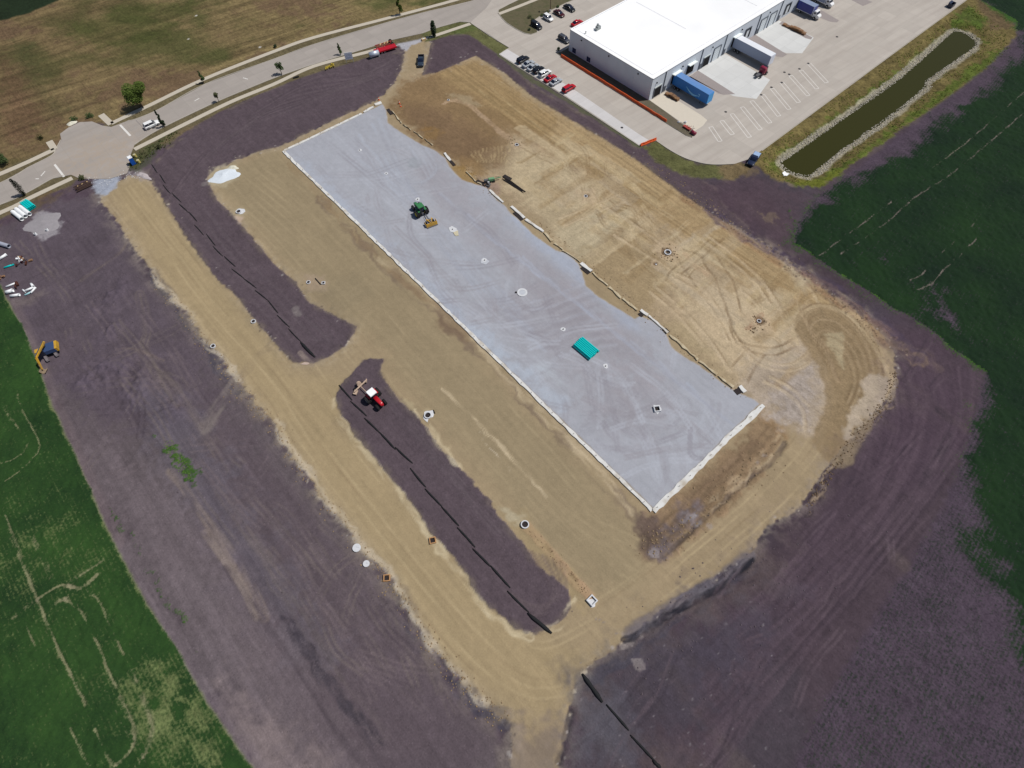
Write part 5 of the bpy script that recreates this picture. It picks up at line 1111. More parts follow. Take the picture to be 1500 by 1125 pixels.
# red yard tractor beside its nose
o = thing('yard_tractor', 'small dark red yard tractor under the nose of the silver trailer', 'tractor', (1114,110), A1+rad(90), z=ZP)
MB().loft([ring(x, w, z0, z1) for x, w, z0, z1 in ((-.2,.95,.7,2.2),(.1,1.0,.6,2.5),(.9,1.0,.6,2.5),(1.1,.95,.7,1.6),(1.8,.9,.7,1.45),(2.1,.8,.8,1.2))]).build('cab', M_('tank_red', (.22,.02,.05), .4), o, True); MB().box((-1.4,0,.75), (2.6,.9,.3)).build('chassis', m_steel, o); MB().box((1.15,0,2.1), (.3,1.9,.7)).build('windscreen', m_glass, o)
for x, y in ((1.5,-1),(1.5,1),(-1.4,-.95),(-1.4,.95)): wheel(o, x, y, .5, .35)
# box trucks
def boxtruck(c, L, side, topm, label, H=3.6, W=2.5):
    o = thing('box_truck', label, 'truck', xy=tuple(c), rz=A1, group='box trucks at the far docks', z=ZP)
    MB().box((-1.2, 0, 1.0+(H-1.0)/2), (L-2.4, W, H-1.0)).build('cargo_box', side, o); MB().box((-1.2, 0, H+.02), (L-2.44, W-.04, .05)).build('roof', topm, o)
    x = L/2-2.4
    MB().box((-1.2, -W/2-.012, 1.06), (L-2.4, .03, .12)).box((x-.06, -W/2-.015, 2.3), (.14, .03, 2.6)).build('trim_rail', m_white2, o)
    MB().loft([ring(x+.1, 1.05, .6, 2.3), ring(x+.3, 1.08, .55, 2.6), ring(x+1.2, 1.05, .55, 2.6), ring(x+1.55, 1.02, .55, 1.7), ring(x+2.3, .95, .6, 1.5), ring(x+2.6, .8, .75, 1.2)]).build('cab', P_white, o, True)
    MB().loft([ring(x+1.15, 1.0, 1.65, 2.55, .1), ring(x+1.3, .98, 1.62, 2.35, .1), ring(x+1.7, .9, 1.55, 1.72, .05)]).build('windscreen', m_glass, o, True)
    for s_ in (-1, 1): MB().box((x+.8, s_*1.09, 2.0), (.7, .04, .5)).build('side_window', m_glass, o); MB().box((x+2.55, s_*.6, .95), (.12,.3,.2)).build('headlight', m_lamp, o)
    MB().box((-1, 0, .75), (L-1, .9, .25)).build('chassis', m_steel, o)
    for x_ in (-L/2+1.5, L/2-1.3):
        for y in (-1.05, 1.05): wheel(o, x_, y, .48, .4)
c = G(1183,22); boxtruck(c, 8.6, paintm('royal', (.012,.03,.24)), M_('truck_roof_grey', srgb(128,142,168), .5), 'blue box truck with a white cab at the upper dock')
c = G(1204,6); boxtruck(c, 7.4, M_('trailer_grey', ()), M_('trailer_grey', ()), 'grey-white box truck cut by the top edge of the picture')
# ---- skip containers and pallets
o = thing('waste_skip', 'small dark blue open waste bin at the far kerb of the lot', 'waste bin', (1392,10), A2, z=ZP)
for c, d in (((0,-.8,.7),(2.2,.08,1.2)), ((0,.8,.7),(2.2,.08,1.2)), ((-1.1,0,.7),(.08,1.68,1.2)), ((1.1,0,.7),(.08,1.68,1.2)), ((0,0,.15),(2.2,1.6,.1))): MB().box(c, d).build('steel_panel', P_navy, o)
MB().box((0,.55,1.36), (2.1,.9,.06), rx=.25).build('lid', P_navy, o)
m_pal = M_('pallet_wood', (.30,.17,.09), .9, var=.35, vs=1.5, dirt=(.10,.06,.05), dirt_amt=.6)
def pallets(px, ang, n, label, seed):
    R = random.Random(seed); o = thing('pallet_pile', label, 'pallets', px, ang, 'pallet piles outside the docks', z=ZP)
    for k in range(n):
        h = R.randint(3, 7)
        for j in range(h):
            q = MB(); x = (k-(n-1)/2)*1.25+R.uniform(-.08,.08); y = R.uniform(-.12,.12); z = .08+j*.15; rz = R.uniform(-.12,.12)
            for i in range(5): q.box((x, y-.5+i*.25, z+.05), (1.15,.16,.03), rz)
            for i in range(3): q.box((x-.5+i*.5, y, z), (.1,1.1,.08), rz)
            q.build('pallet', m_pal, o)
pallets((984,143), A1+.05, 4, 'brown pallet pile between the corner door and the blue trailer', 3); pallets((1163,44), A1+.05, 7, 'long brown pallet pile lying on the upper loading apron', 4)
# ---- orange water-filled barrier lines
def barrier(px0, px1, n, label, w=.5, h=1.0, seed=0):
    A_ = G(*px0); B_ = G(*px1); d = (B_-A_)/n; R = random.Random(seed); an = math.atan2(d[1], d[0]); L = np.linalg.norm(d)
    o = thing('plastic_barrier', label, 'barrier', xy=tuple((A_+B_)/2), rz=an, z=ZP)
    s0 = MB(); s0.loft([[(x, y*w/2, z*h) for y, z in ((-1,0),(1,0),(1,.25),(.4,.55),(.32,1),(-.32,1),(-.4,.55),(-1,.25))] for x in (-L/2+.03, L/2-.03)])
    me = s0.mesh('barrier_unit'); me.materials.append(m_orange)
    for k in range(n):
        q = D.objects.new('barrier_unit', me); COL.objects.link(q); q.parent = o; q.location = ((k+.5-n/2)*L, R.uniform(-.05,.05), 0); q.rotation_euler = (0,0,R.uniform(-.02,.02))
barrier((822,83), (976,179), 23, 'long straight line of orange-red plastic barriers along the warehouse wall', .55, .85)
barrier((938,214), (961,205), 5, 'short bent line of orange plastic barriers closing the lower drive', .6, .8, 2)
# red harrow-like implements on the bed tip
o = thing('steel_rack', 'tangled red steel frames heaped at the tip of the shaded bed', 'scrap', (1006,189), A1, z=.15); R = random.Random(6)
for k in range(14):
    a = R.uniform(0, 6.28); x, y = R.uniform(-1.9,1.9), R.uniform(-.8,.8); MB().cyl((x,y,.1), (x+1.0*math.cos(a), y+1.0*math.sin(a), R.uniform(.3,1.2)), .05, 5).build('steel_bar', M_('scrap_red', (.33,.05,.04), .7, var=.2) if k % 3 else m_steel, o)
MB().box((0,0,.35), (2.6,1.0,.3)).build('crate', M_('scrap_red', ()), o)
o = thing('round_tank', 'dark red rounded tank at the very tip of the bed kerb', 'tank', (1015,197), A1, z=.15); MB().cyl((-.8,0,.5), (.8,0,.5), .5, 14).build('tank_shell', M_('tank_red', (.22,.02,.05), .4), o, True); MB().box((0,0,.1), (1.2,.8,.2)).build('cradle', m_steel, o)
for c, lb in (((994,180),'pale limestone boulder in the shaded bed, nearer the barriers'), ((1004,180),'pale limestone boulder in the shaded bed beside the red frames')):
    mb = MB(); stone(mb, (0,0,.2), .55); w = G(*c); q = mb.build('boulder', m_wht); q.location = (w[0], w[1], .15); tag(q, lb, 'boulder')
# bollard, lamp pole, shrubs
o = thing('round_shrub', 'small round dark shrub at the end of the barriers by the warehouse corner', 'shrub', (818,74), z=.1)
def leaves(mb, c, rx, ry, rz, n, s, R, shell=.5):
    for _ in range(n):
        while True:
            x, y, z = R.uniform(-1,1), R.uniform(-1,1), R.uniform(-1,1); q = x*x+y*y+z*z
            if shell*shell < q < 1: break
        p = Vector((c[0]+x*rx, c[1]+y*ry, c[2]+z*rz)); u = Vector((R.uniform(-1,1), R.uniform(-1,1), R.uniform(-.4,.6))).normalized(); v = u.orthogonal().normalized(); s_ = s*R.uniform(.6,1.3)
        mb.add([p-u*s_*.5, p+v*s_*.35, p+u*s_*.5, p-v*s_*.35], [(0,1,2,3)])
Rt = random.Random(21)
m_lf = {k: M_('leaf_'+k, c, .8, var=.35, vs=.9) for k, c in (('bright', (.075,.115,.015)), ('dark', (.018,.035,.012)), ('mid', (.045,.075,.02)), ('olive', (.07,.08,.03)))}
m_bark = M_('bark', (.09,.065,.05), .95, var=.25)
mb = MB(); leaves(mb, (0,0,.5), .55, .55, .55, 200, .25, Rt, 0); mb.build('foliage', m_lf['dark'], o)
o = thing('lamp_pole', 'brown lamp pole standing in the planting island', 'lamp pole', (806,17), z=.15); MB().cyl((0,0,0), (0,0,6.4), .14, 8, .09).build('pole', M_('pole_bronze', (.12,.075,.05), .6), o); MB().cyl((0,0,-.02), (0,0,.5), .28, 10).build('base', m_wht, o); MB().box((0,.35,6.4), (.4,1.0,.18)).build('lamp_head', M_('pole_bronze', ()), o)
for c, s, lb, k in (((776,27),.8,'loose olive shrub in the planting island, left of the others','olive'), ((780,31),.6,'dark low shrub in the planting island near the black utility vehicle','dark'), ((794,24),.6,'small shrub with pale stones in the planting island behind the white car','mid'), ((802,20),.7,'shrub at the foot of the brown lamp pole','olive'), ((817,11),.5,'small shrub in the planting island behind the maroon car','mid'), ((775,45),.5,'low shrub at the lower tip of the planting island','dark')):
    o = thing('island_shrub', lb, 'shrub', c, z=.15); mb = MB(); leaves(mb, (0,0,s*.5), s, s, s*.7, 160, .28, Rt, 0); mb.build('foliage', m_lf[k], o); MB().cyl((0,0,0),(0,0,s*.5),.05,5).build('stem', m_bark, o)

# ================================================================ trees
def tree(px, H, R_, label, leafk='mid', kind='round', n=900, name='street_tree', base=.28, ls=.30, group='trees along the street', lean=0):
    o = thing(name, label, 'tree', px, Rt.uniform(0, 6.28), group); th = H*base
    tr_ = MB().cyl((0,0,-.1), (0,0,th), .05+.018*H, 7, .04+.012*H).cyl((0,0,th), (0,0,H*.8), .03+.012*H, 6, .03)
    tr_.build('trunk', m_bark, o)
    for k in range(5):
        a = k*1.26+Rt.random(); z = th+H*.08*k; MB().cyl((0,0,z), (R_*.7*math.cos(a), R_*.7*math.sin(a), z+H*.2), .05, 4, .02).build('limb', m_bark, o)
    mb = MB()
    if kind == 'round':
        for k in range(11):
            a = Rt.random()*6.28; q = Rt.uniform(.15,.62)*R_; z = th+(H-th)*Rt.uniform(.25,.85); rr = R_*Rt.uniform(.3,.55)
            leaves(mb, (q*math.cos(a), q*math.sin(a), z), rr, rr, rr*.8, n//11, ls, Rt)
    elif kind == 'column':
        for k in range(9):
            t = (k+.5)/9; z = H*(.06+.9*t); rr = R_*(math.sin(math.pi*min(1,(t*.86+.1)))**.6)*Rt.uniform(.85,1.1)
            leaves(mb, (Rt.uniform(-.1,.1), Rt.uniform(-.1,.1), z), rr, rr, H*.09, n//9, ls, Rt, .3)
    else:
        for k in range(10):
            t = k/9; z = th+(H-th)*t; q = R_*(1-t*.75); a = Rt.random()*6.28
            leaves(mb, (q*.45*math.cos(a), q*.45*math.sin(a), z), q*.55, q*.55, H*.08, n//10, ls, Rt)
    mb.build('crown', m_lf[leafk], o); return o
tree((210,158), 8.0, 4.1, 'large bright green round tree beside the upper sidewalk near the junction', 'bright', n=6500, ls=.36, base=.2)
tree((37,286), 5.6, .95, 'dark columnar evergreen at the left edge between street and lower sidewalk', 'dark', 'column', 1500)
tree((241,186), 5.4, .9, 'dark narrow evergreen on the verge right of the white car on the street', 'dark', 'cone', 1500, base=.14)
tree((636,54), 5.4, 1.05, 'dark columnar evergreen beside the stone-covered site entrance', 'dark', 'column', 1700)
tree((299,122), 3.8, 1.0, 'sparse dark young tree on the upper verge between sidewalk and street', 'mid', 'cone', 700)
tree((321,149), 3.4, .9, 'thin young tree on the lower verge, nearest to the painted lane arrow', 'olive', 'round', 420)
tree((413,109), 4.2, 1.35, 'small round green tree on the lower verge, left of the yellow attachment', 'mid', 'round', 750)
tree((499,80), 3.6, .9, 'young tree on the lower verge just left of the white sign board', 'mid', 'cone', 700)
tree((586,22), 5.8, 1.35, 'bushy green tree on the upper sidewalk verge cut by the top of the picture', 'bright', 'cone', 2200)
tree((8,240), 3.2, 1.9, 'dark spreading bush beside the upper sidewalk at the left edge', 'mid', 'round', 1200, name='roadside_bush', base=.1)
tree((234,217), 1.2, .7, 'low brown bush among the corner weeds below the street', 'olive', 'round', 150, name='corner_bush', base=.1)
tree((404,69), .9, .8, 'low dark shrub at the meadow edge above the street', 'dark', 'round', 180, name='meadow_shrub', base=.1)
for c, r, lb in (((60,203), 1.4, 'dark weedy shrub beside the short walk ramp'), ((110,176), 1.3, 'green shrub at the upper left rim of the stub road'), ((132,172), 1.5, 'green shrub row at the upper rim of the stub road')):
    tree(c, 1.0, r, lb, 'mid', 'round', 260, name='roadside_shrub', base=.1)

# ================================================================ site plant
# green tractor with yellow box scraper
ga = pxang((634,326),(608,296))
o = thing('green_tractor', 'green four-wheel tractor with big black tyres on the stone pad', 'tractor', (616,312), ga)
def tractor(o, body, cabroof, front=True):
    MB().loft([ring(x, w, z0, z1, .2) for x, w, z0, z1 in ((.1,.5,1.0,2.0),(1.2,.48,.95,2.0),(2.3,.42,.9,1.85),(2.75,.34,.95,1.6))]).build('hood', body, o, True)
    MB().loft([ring(x, w, 1.1, z1, .12) for x, w, z1 in ((-1.35,.7,2.7),(-1.2,.78,2.95),(.0,.78,2.95),(.2,.7,2.6))]).build('cab', m_glass, o, True)
    MB().box((-.6,0,3.04), (1.75,1.75,.18), top=.93).build('cab_roof', cabroof, o); MB().box((.5,0,.85), (4.2,.6,.5)).build('chassis', m_steel, o); MB().cyl((.3,.62,1.9),(.3,.62,2.9),.06,6).build('exhaust', m_steel, o)
    for y in (-1, 1):
        MB().box((-.9,y*.98,1.9), (1.5,.55,.12)).build('fender', body, o)
        for yy in (.98, 1.55): wheel(o, -.9, y*yy, .98, .5, M_('hub_'+('g' if body is m_grn else 'r'), (.45,.36,.03) if body is m_grn else (.3,.3,.3), .5))
        wheel(o, 2.0, y*1.0, .72, .42, m_steel)
tractor(o, m_grn, m_grn)
def scraper(px, ang, col, label, z=None):
    o = thing('box_scraper', label, 'scraper', px, ang); MB().box((1.7,0,.7), (3.0,.16,.18)).build('drawbar', m_steel, o); MB().cyl((3.0,.3,.9),(.6,.3,1.2),.04,5).build('hose', M_('hose_black', (.01,.01,.01), .8), o)
    MB().box((-.9,0,.55), (.25,3.1,.85), ry=.25).build('blade', col, o)
    for y in (-1.5, 1.5): MB().box((-.3,y,.55), (1.4,.08,.8)).build('end_plate', col, o)
    MB().box((.1,.45,1.05), (1.9,.2,.2), rz=.3).build('frame_beam', col, o); MB().box((.1,-.45,1.05), (1.9,.2,.2), rz=-.3).build('frame_beam', col, o); MB().box((.6,0,.85), (.2,2.0,.2)).build('axle', col, o); MB().cyl((-.8,0,1.0),(.4,0,1.45),.09,8).build('lift_cylinder', m_steel, o)
    for y in (-1.0, 1.0): wheel(o, .55, y, .36, .28, m_steel)
    MB().box((-1.15,0,.12), (.5,3.1,.06)).build('cutting_edge', m_steel, o)
scraper((631,328), ga-.12, m_ylw, 'yellow box scraper hitched behind the green tractor')
# red tractor with white roof and tan scraper
ra = pxang((528,570),(556,598))
o = thing('red_tractor', 'red tractor with a square white cab roof on the lower dark topsoil island', 'tractor', (551,587), ra); tractor(o, P_red, M_('roof_white', (.86,.87,.88), .4))
o2 = thing('ditching_implement', 'tan two-armed grading implement hitched behind the red tractor', 'implement', (530,569), ra); m_tan = M_('dusty_tan', srgb(178,156,138), .8, var=.15, vs=3)
MB().box((1.6,0,.8), (3.2,.14,.16)).build('drawbar', m_tan, o2); MB().box((-.1,0,.9), (.3,3.8,.22), rz=.12).build('cross_arm', m_tan, o2); MB().box((.2,-1.7,.5), (.8,1.1,.3), rz=.5).build('blade', m_tan, o2); MB().box((-.4,1.8,.55), (.9,.18,.4), rz=-.7).build('tool_arm', m_tan, o2); MB().cyl((-1.1,.1,.75), (-.55,.1,.95), .55, 12).build('drum', m_tan, o2)
for y in (-1.2, .9): wheel(o2, -.6, y, .4, .3, m_steel)
# yellow excavator
m_tanb = M_('worn_bucket', srgb(132,116,96), .7, var=.2, vs=2)
ea = pxang((76,512),(60,512))
o = thing('excavator', 'yellow crawler excavator with folded boom beside the west crop edge', 'excavator', (74,517), 0)
ta = pxang((66,515),(84,500)); 
for s_ in (-1, 1):
    mb = MB(); prof = [(-2.3,.1),(-2.1,0),(2.1,0),(2.3,.1),(2.45,.45),(2.3,.8),(2.1,.9),(-2.1,.9),(-2.3,.8),(-2.45,.45)]; ca, sa = math.cos(rad(-50)), math.sin(rad(-50))
    rings_ = [[(x*ca-(s_*1.05+w)*sa, x*sa+(s_*1.05+w)*ca, z) for x, z in prof] for w in (-.28, .28)]; mb.loft(rings_).build('crawler_track', M_('track_dust', srgb(112,106,110), .9, var=.25, vs=3), o)
MB().cyl((0,0,.8),(0,0,1.1),.8,14).build('turntable', m_steel, o)
hs = Matrix.Rotation(rad(205), 4, 'Z')
def rb(c, d, nm, mt, rx=0, ry=0, top=1.0): 
    p = hs @ Vector(c); return MB().box(tuple(p), d, rad(205), ry, rx, top=top).build(nm, mt, o)
rb((-.9,0,1.6), (2.6,2.5,.95), 'engine_housing', M_('exc_blue_grey', (.04,.07,.16), .4), top=.94); rb((-2.3,0,1.6), (.55,2.5,1.0), 'counterweight', m_ylw, top=.92); rb((.9,.75,1.9), (1.5,1.0,1.6), 'cab', m_glass, top=.9); rb((.9,.75,2.74), (1.55,1.05,.08), 'cab_roof', m_ylw)
bo = [(.8,-.2,1.5),(2.4,-.2,4.0),(4.6,-.2,3.6)]; bo = [hs @ Vector(p) for p in bo]; e2 = Vector((-3.6,-6.6,.9)); t2 = Vector((-1.7,-8.3,.45))
w0 = G(74,517); loc = lambda px, z: Vector((*(G(px[0], px[1], z)-w0), z))
bA = hs @ Vector((.6,-.3,1.6)); bB = loc((64,501), 3.6); bC = loc((53,524), 3.0); bD = loc((62,541), .9)
MB().cyl(bA, bB, .28, 4, .3).cyl(bB, bC, .3, 4, .22).build('boom', m_ylw, o); MB().cyl(bC, bD, .24, 4, .18).build('stick', m_ylw, o); MB().cyl(hs @ Vector((1.4,-.3,1.3)), (bB+bA)/2+Vector((0,0,.2)), .08, 6).build('boom_cylinder', m_steel, o); MB().cyl(bB+Vector((0,0,.45)), bC+Vector((0,0,.45)), .08, 6).build('stick_cylinder', m_steel, o)
bk = MB(); k = loc((66,543), .5); bk.loft([[(k.x+x*.75-.3, k.y+y, k.z+z) for x, z in ((-.8,.5),(-.5,-.35),(.4,-.4),(.9,.1),(.75,.15),(.3,-.28),(-.42,-.25),(-.68,.5))] for y in (-.6,.6)]); bk.build('bucket', m_tanb, o)
# teal pipe bundle on the pad with a timber crib
def pipes(px, ang, n, L, r, mt, label, name='pipe_bundle', rows=1, crib=True, cat='pipes', group=None):
    o = thing(name, label, cat, px, ang, group); base = .18 if crib else 0.0
    me = MB().cyl((-L/2,0,0), (L/2,0,0), r, 12, hollow=.86).mesh('pipe'); me.materials.append(mt); me.shade_smooth() if False else None
    for j in range(rows):
        for k in range(n-j):
            q = D.objects.new('pipe', me); COL.objects.link(q); q.parent = o; q.location = (Rt.uniform(-.12,.12), (k-(n-j-1)/2)*r*2.04, base+r+j*r*1.76)
    if crib:
        for x in (-L*.35, 0, L*.35): MB().box((x,0,.09), (.12, n*r*2.1, .17)).build('crib_timber', m_wood, o)
    return o
pa = pxang((848,497),(866,512))
pipes((858,512), pa, 8, 5.2, .22, P_teal, 'bright teal pipe bundle on the stone pad', rows=2)
o = thing('fittings_pile', 'white and brown pipe fittings lying beside the teal bundle on the pad', 'pipe fittings', (851,517), pa)
for k in range(9): MB().cyl((-1.9+k*.42+Rt.uniform(-.1,.1), Rt.uniform(-.25,.25), .14), (-1.7+k*.42, Rt.uniform(-.2,.3), .18), .13, 8, hollow=.7).build('fitting', m_white2 if k % 3 else m_rust, o)
pb = pxang((34,297),(52,311))
pipes((43,303), pb, 5, 3.9, .24, P_teal, 'teal pipe stack beside the lower sidewalk at the left edge', rows=2)
pipes((33,314), pb, 3, 4.6, .55, m_white2, 'large white plastic pipes beside the teal stack', rows=1, crib=False)
pipes((3,359), pxang((0,358),(10,361)), 1, 5.5, .55, M_('pipe_grey', srgb(160,164,178), .5), 'large grey pipe with an open dark end at the left edge of the picture', crib=False, name='large_pipe')
GY = 'loose pipes in the storage yard'
for px0, px1, r, mt, lb in [((0,381),(11,374),.34,m_white2,'white pipe nearest the left picture edge, above the teal pipe'), ((7,393),(21,388),.22,P_teal,'single teal pipe lying beside the brown scrap heap'), ((10,421),(25,415),.22,m_white2,'single slim white pipe above the white pipe heap'),
                            ((38,427),(50,422),.26,m_white2,'white pipe on top of the right pipe heap'), ((37,433),(47,428),.20,M_('pale_cyan', (.35,.6,.65), .5),'pale blue pipe low in the right pipe heap'), ((46,430),(53,422),.22,m_white2,'white pipe crossing the right pipe heap at an angle'), ((11,430),(21,427),.45,m_white2,'stout white pipe left in the lower pipe heap'),
                            ((17,435),(30,433),.34,m_white2,'white pipe at the bottom of the yard near the crop'), ((34,425),(38,428),.2,m_white2,'short white pipe stub left of the right heap'), ((47,417),(50,421),.3,m_white2,'short white fitting above the right pipe heap')]:
    A_ = G(*px0); B_ = G(*px1); L = float(np.linalg.norm(B_-A_)); q = thing('loose_pipe', lb, 'pipe', xy=tuple((A_+B_)/2), rz=math.atan2(*(B_-A_)[::-1]), group=GY); MB().cyl((-L/2,0,r), (L/2,0,r), r, 12, hollow=.84).build('pipe_shell', mt, q, True)
    MB().cyl((L/2-.25,0,r), (L/2+.03,0,r), r*1.16, 12, hollow=.84).build('bell_end', mt, q)
def scrap(px, label, n, s, mats, name='scrap_heap', cat='scrap', seed=1):
    R = random.Random(seed); o = thing(name, label, cat, px, R.uniform(0,3))
    for k in range(n):
        x, y = R.uniform(-s,s), R.uniform(-s*.6,s*.6)
        if k % 2: MB().box((x,y,.25+R.uniform(0,.3)), (R.uniform(.5,1.4),R.uniform(.15,.6),R.uniform(.1,.4)), R.uniform(0,3), R.uniform(-.3,.3)).build('scrap_board', mats[k % len(mats)], o)
        else: a = R.uniform(0,6.3); MB().cyl((x,y,.15), (x+.9*math.cos(a),y+.9*math.sin(a),R.uniform(.2,.8)), .07, 6).build('scrap_bar', mats[k % len(mats)], o)
scrap((37,382), 'brown timber and steel scrap heap right of the teal pipe', 12, 1.6, [m_wood, m_pal, m_steel, m_rust], seed=2); scrap((29,386), 'dark red scrap beside the brown heap', 6, .8, [P_maroon, m_rust, m_white2], seed=3)
scrap((3,409), 'rusty scrap at the left edge beside the crop corner', 7, 1.0, [m_rust, m_pal], seed=4); scrap((24,420), 'rusty bars between the white pipes of the yard', 4, .7, [m_rust], seed=5); scrap((30,380), 'white bags and boards above the dark red scrap', 4, .5, [m_white2], seed=6)
for c, lb in (((53,344),'small white drum below the grey gravel heap'), ((70,364-26),'tiny white drum on the grey gravel heap')):
    o = thing('small_drum', lb, 'drum', c); MB().cyl((0,0,0),(0,0,.6),.32,12).build('drum_shell', m_white2, o); MB().cyl((0,0,.6),(0,0,.66),.2,10).build('bung_lid', m_steel, o)
# rusty wing of dump debris beside the clay entry
o = thing('timber_crib', 'dark brown timber pile beside the pale stone patch at the west entry', 'timber', (124,274), pxang((112,281),(138,268))); R = random.Random(8)
for k in range(9): MB().box((R.uniform(-.4,.4), -.9+k*.24, .3+.16*(k % 3)), (R.uniform(3.2,4.6), .22, .22), R.uniform(-.06,.06)).build('log_beam', M_('dark_timber', (.06,.035,.03), .9, var=.3), o)
for k in range(3): MB().box((-1.2+k*1.3,.9,.5), (.7,.25,.25), R.uniform(0,2)).build('pale_offcut', m_wood, o)
tree((121,262), .9, 1.3, 'weedy green bush behind the dark brown timber pile', 'olive', 'round', 350, name='weedy_bush', base=.1, group='bushes at the west entry')
# portable toilet, barrel
o = thing('portable_toilet', 'blue portable toilet with a white roof at the street corner', 'portable toilet', (196,240), pxang((190,232),(198,242)))
MB().box((0,0,1.1), (1.15,1.15,2.2)).build('cabin', M_('toilet_blue', (.01,.09,.42), .5), o); MB().box((0,0,2.28), (1.25,1.25,.2), top=.85).build('roof', m_white2, o); MB().box((-.59,0,1.05), (.04,.75,1.8)).build('door', M_('toilet_blue2', (.012,.11,.48), .5), o); MB().cyl((.4,.4,2.2),(.4,.4,2.7),.05,6).build('vent_pipe', m_white2, o)
for c, lb in (((204,238), 'yellow drum right beside the portable toilet'), ((199,230), 'small faded yellow drum above the portable toilet')):
    o = thing('yellow_drum', lb, 'drum', c); MB().cyl((0,0,0),(0,0,.9),.42,12).build('drum_shell', M_('drum_yellow', (.5,.42,.14), .6), o); MB().cyl((0,0,.9),(0,0,.95),.3,10).build('drum_lid', M_('lid_grey', (.4,.38,.3), .6), o)
# red trailer bed, silver tank, sign, yellow attachment by the sidewalk
rd = pxang((549,78),(579,69)); o = thing('flatbed_trailer', 'long red flatbed trailer parked along the lower sidewalk', 'trailer', (565,75), rd)
MB().box((0,0,.9), (7.6,2.0,.18)).build('deck', P_red, o); MB().box((0,-1.0,.85), (7.6,.12,.4)).build('side_beam', P_red, o); MB().box((0,1.0,.85), (7.6,.12,.4)).build('side_beam', P_red, o); MB().box((4.6,0,.7), (1.8,.2,.15)).build('tongue', m_wht, o)
for x in (-1.6,-.6):
    for y in (-.85,.85): wheel(o, x, y, .38, .3)
o = thing('red_implement', 'faded red farm implement frame behind the flatbed trailer', 'implement', (563,68), rd)
for y in (-.7,.7): MB().box((0,y,.7), (6.0,.2,.25)).build('frame_beam', M_('faded_red', (.30,.05,.04), .7), o)
for x in (-2.4,-.8,.8,2.4): MB().box((x,0,.75), (.18,1.6,.2)).build('cross_beam', M_('faded_red', ()), o)
for x in (-1.5,0,1.0): MB().cyl((x,-.2,.9),(x+.6,.3,1.1),.16,8).build('coil', m_wood, o)
wheel(o, 2.6, -1.0, .6, .3); wheel(o, 2.6, 1.0, .6, .3)
o = thing('silver_tank', 'shiny silver cylindrical tank on a dark skid by the red flatbed', 'tank', (549,84), rd); MB().cyl((-1.6,0,1.15),(1.6,0,1.15),.85,20).build('tank_shell', M_('galvanised', (.62,.68,.78), .35, metal=.5, var=.04), o, True)
for x in (-1.1,1.1): MB().box((x,0,.25), (.3,1.5,.5)).build('saddle', m_steel, o)
MB().box((0,0,.06), (3.6,1.6,.12)).build('skid', m_steel, o)
o = thing('site_sign', 'pale blue-white sign board on two posts over the lower sidewalk', 'sign', (513,92), pxang((507,92),(519,90))); m_sgn = M_('sign_face', (.78,.80,.84), .5, var=.06, vs=2)
MB().box((0,0,2.3), (2.5,.08,2.3)).build('board', m_sgn, o)
for x in (-1.15,1.15): MB().box((x,.06,1.7), (.12,.1,3.4)).build('post', m_wht, o)
for z, w in ((2.9,1.7),(2.45,2.0),(2.0,1.4),(1.7,1.8)): MB().box((0,-.045,z), (w,.012,.16)).build('printed_band', M_('sign_band', (.45,.52,.66), .5), o)
o = thing('yellow_attachment', 'yellow steel machine attachment lying at the lower sidewalk edge', 'attachment', (484,100), pxang((475,103),(490,97)))
m_y2 = M_('old_yellow', (.42,.32,.04), .6, var=.15, vs=3)
for k, (x, a) in enumerate(((-1.4,.9),(-.7,.6),(.1,1.1),(.8,.8),(1.4,1.2))): MB().box((x,0,.5), (1.5,.2,.25), a).build('tine_arm', m_y2, o)
MB().box((0,.3,.55), (3.0,.25,.35)).build('cross_beam', m_y2, o); MB().box((.9,.1,.9), (.5,.4,.6)).build('bracket', m_y2, o)
o = thing('dark_culvert', 'short dark pipe lying on the topsoil edge below the lower sidewalk', 'pipe', (434,114), rd); MB().cyl((-.9,0,.25),(.9,0,.25),.25,10, hollow=.8).build('pipe_shell', M_('hose_black', ()), o)
o = thing('inlet_block', 'small concrete block at the entry kerb below the columnar evergreen', 'concrete block', (621,59), rd); MB().box((0,0,.3), (1.6,.9,.6), top=.9).build('block', m_wood, o); MB().box((0,0,.62), (.8,.5,.05)).build('lid', m_wht, o)
# orange cones / markers near the pad tip
def cone(px, lb, s=1.0):
    o = thing('traffic_cone', lb, 'traffic cone', px, group='orange cones near the north tip of the pad'); MB().cyl((0,0,.04),(0,0,.85*s),.22*s,10,.05).build('cone_body', m_orange, o); MB().box((0,0,.03), (.5,.5,.05)).build('base_plate', m_orange, o); MB().cyl((0,0,.42*s),(0,0,.55*s),.15*s,10,.125*s).build('white_band', m_white2, o)
cone((585,152), 'orange cone standing on the brown clay right of the pad tip', 1.3); cone((555,147), 'orange cone behind the concrete lump at the pad tip', 1.2); cone((587,156), 'toppled-looking orange marker just below the cone on the brown clay', .9)
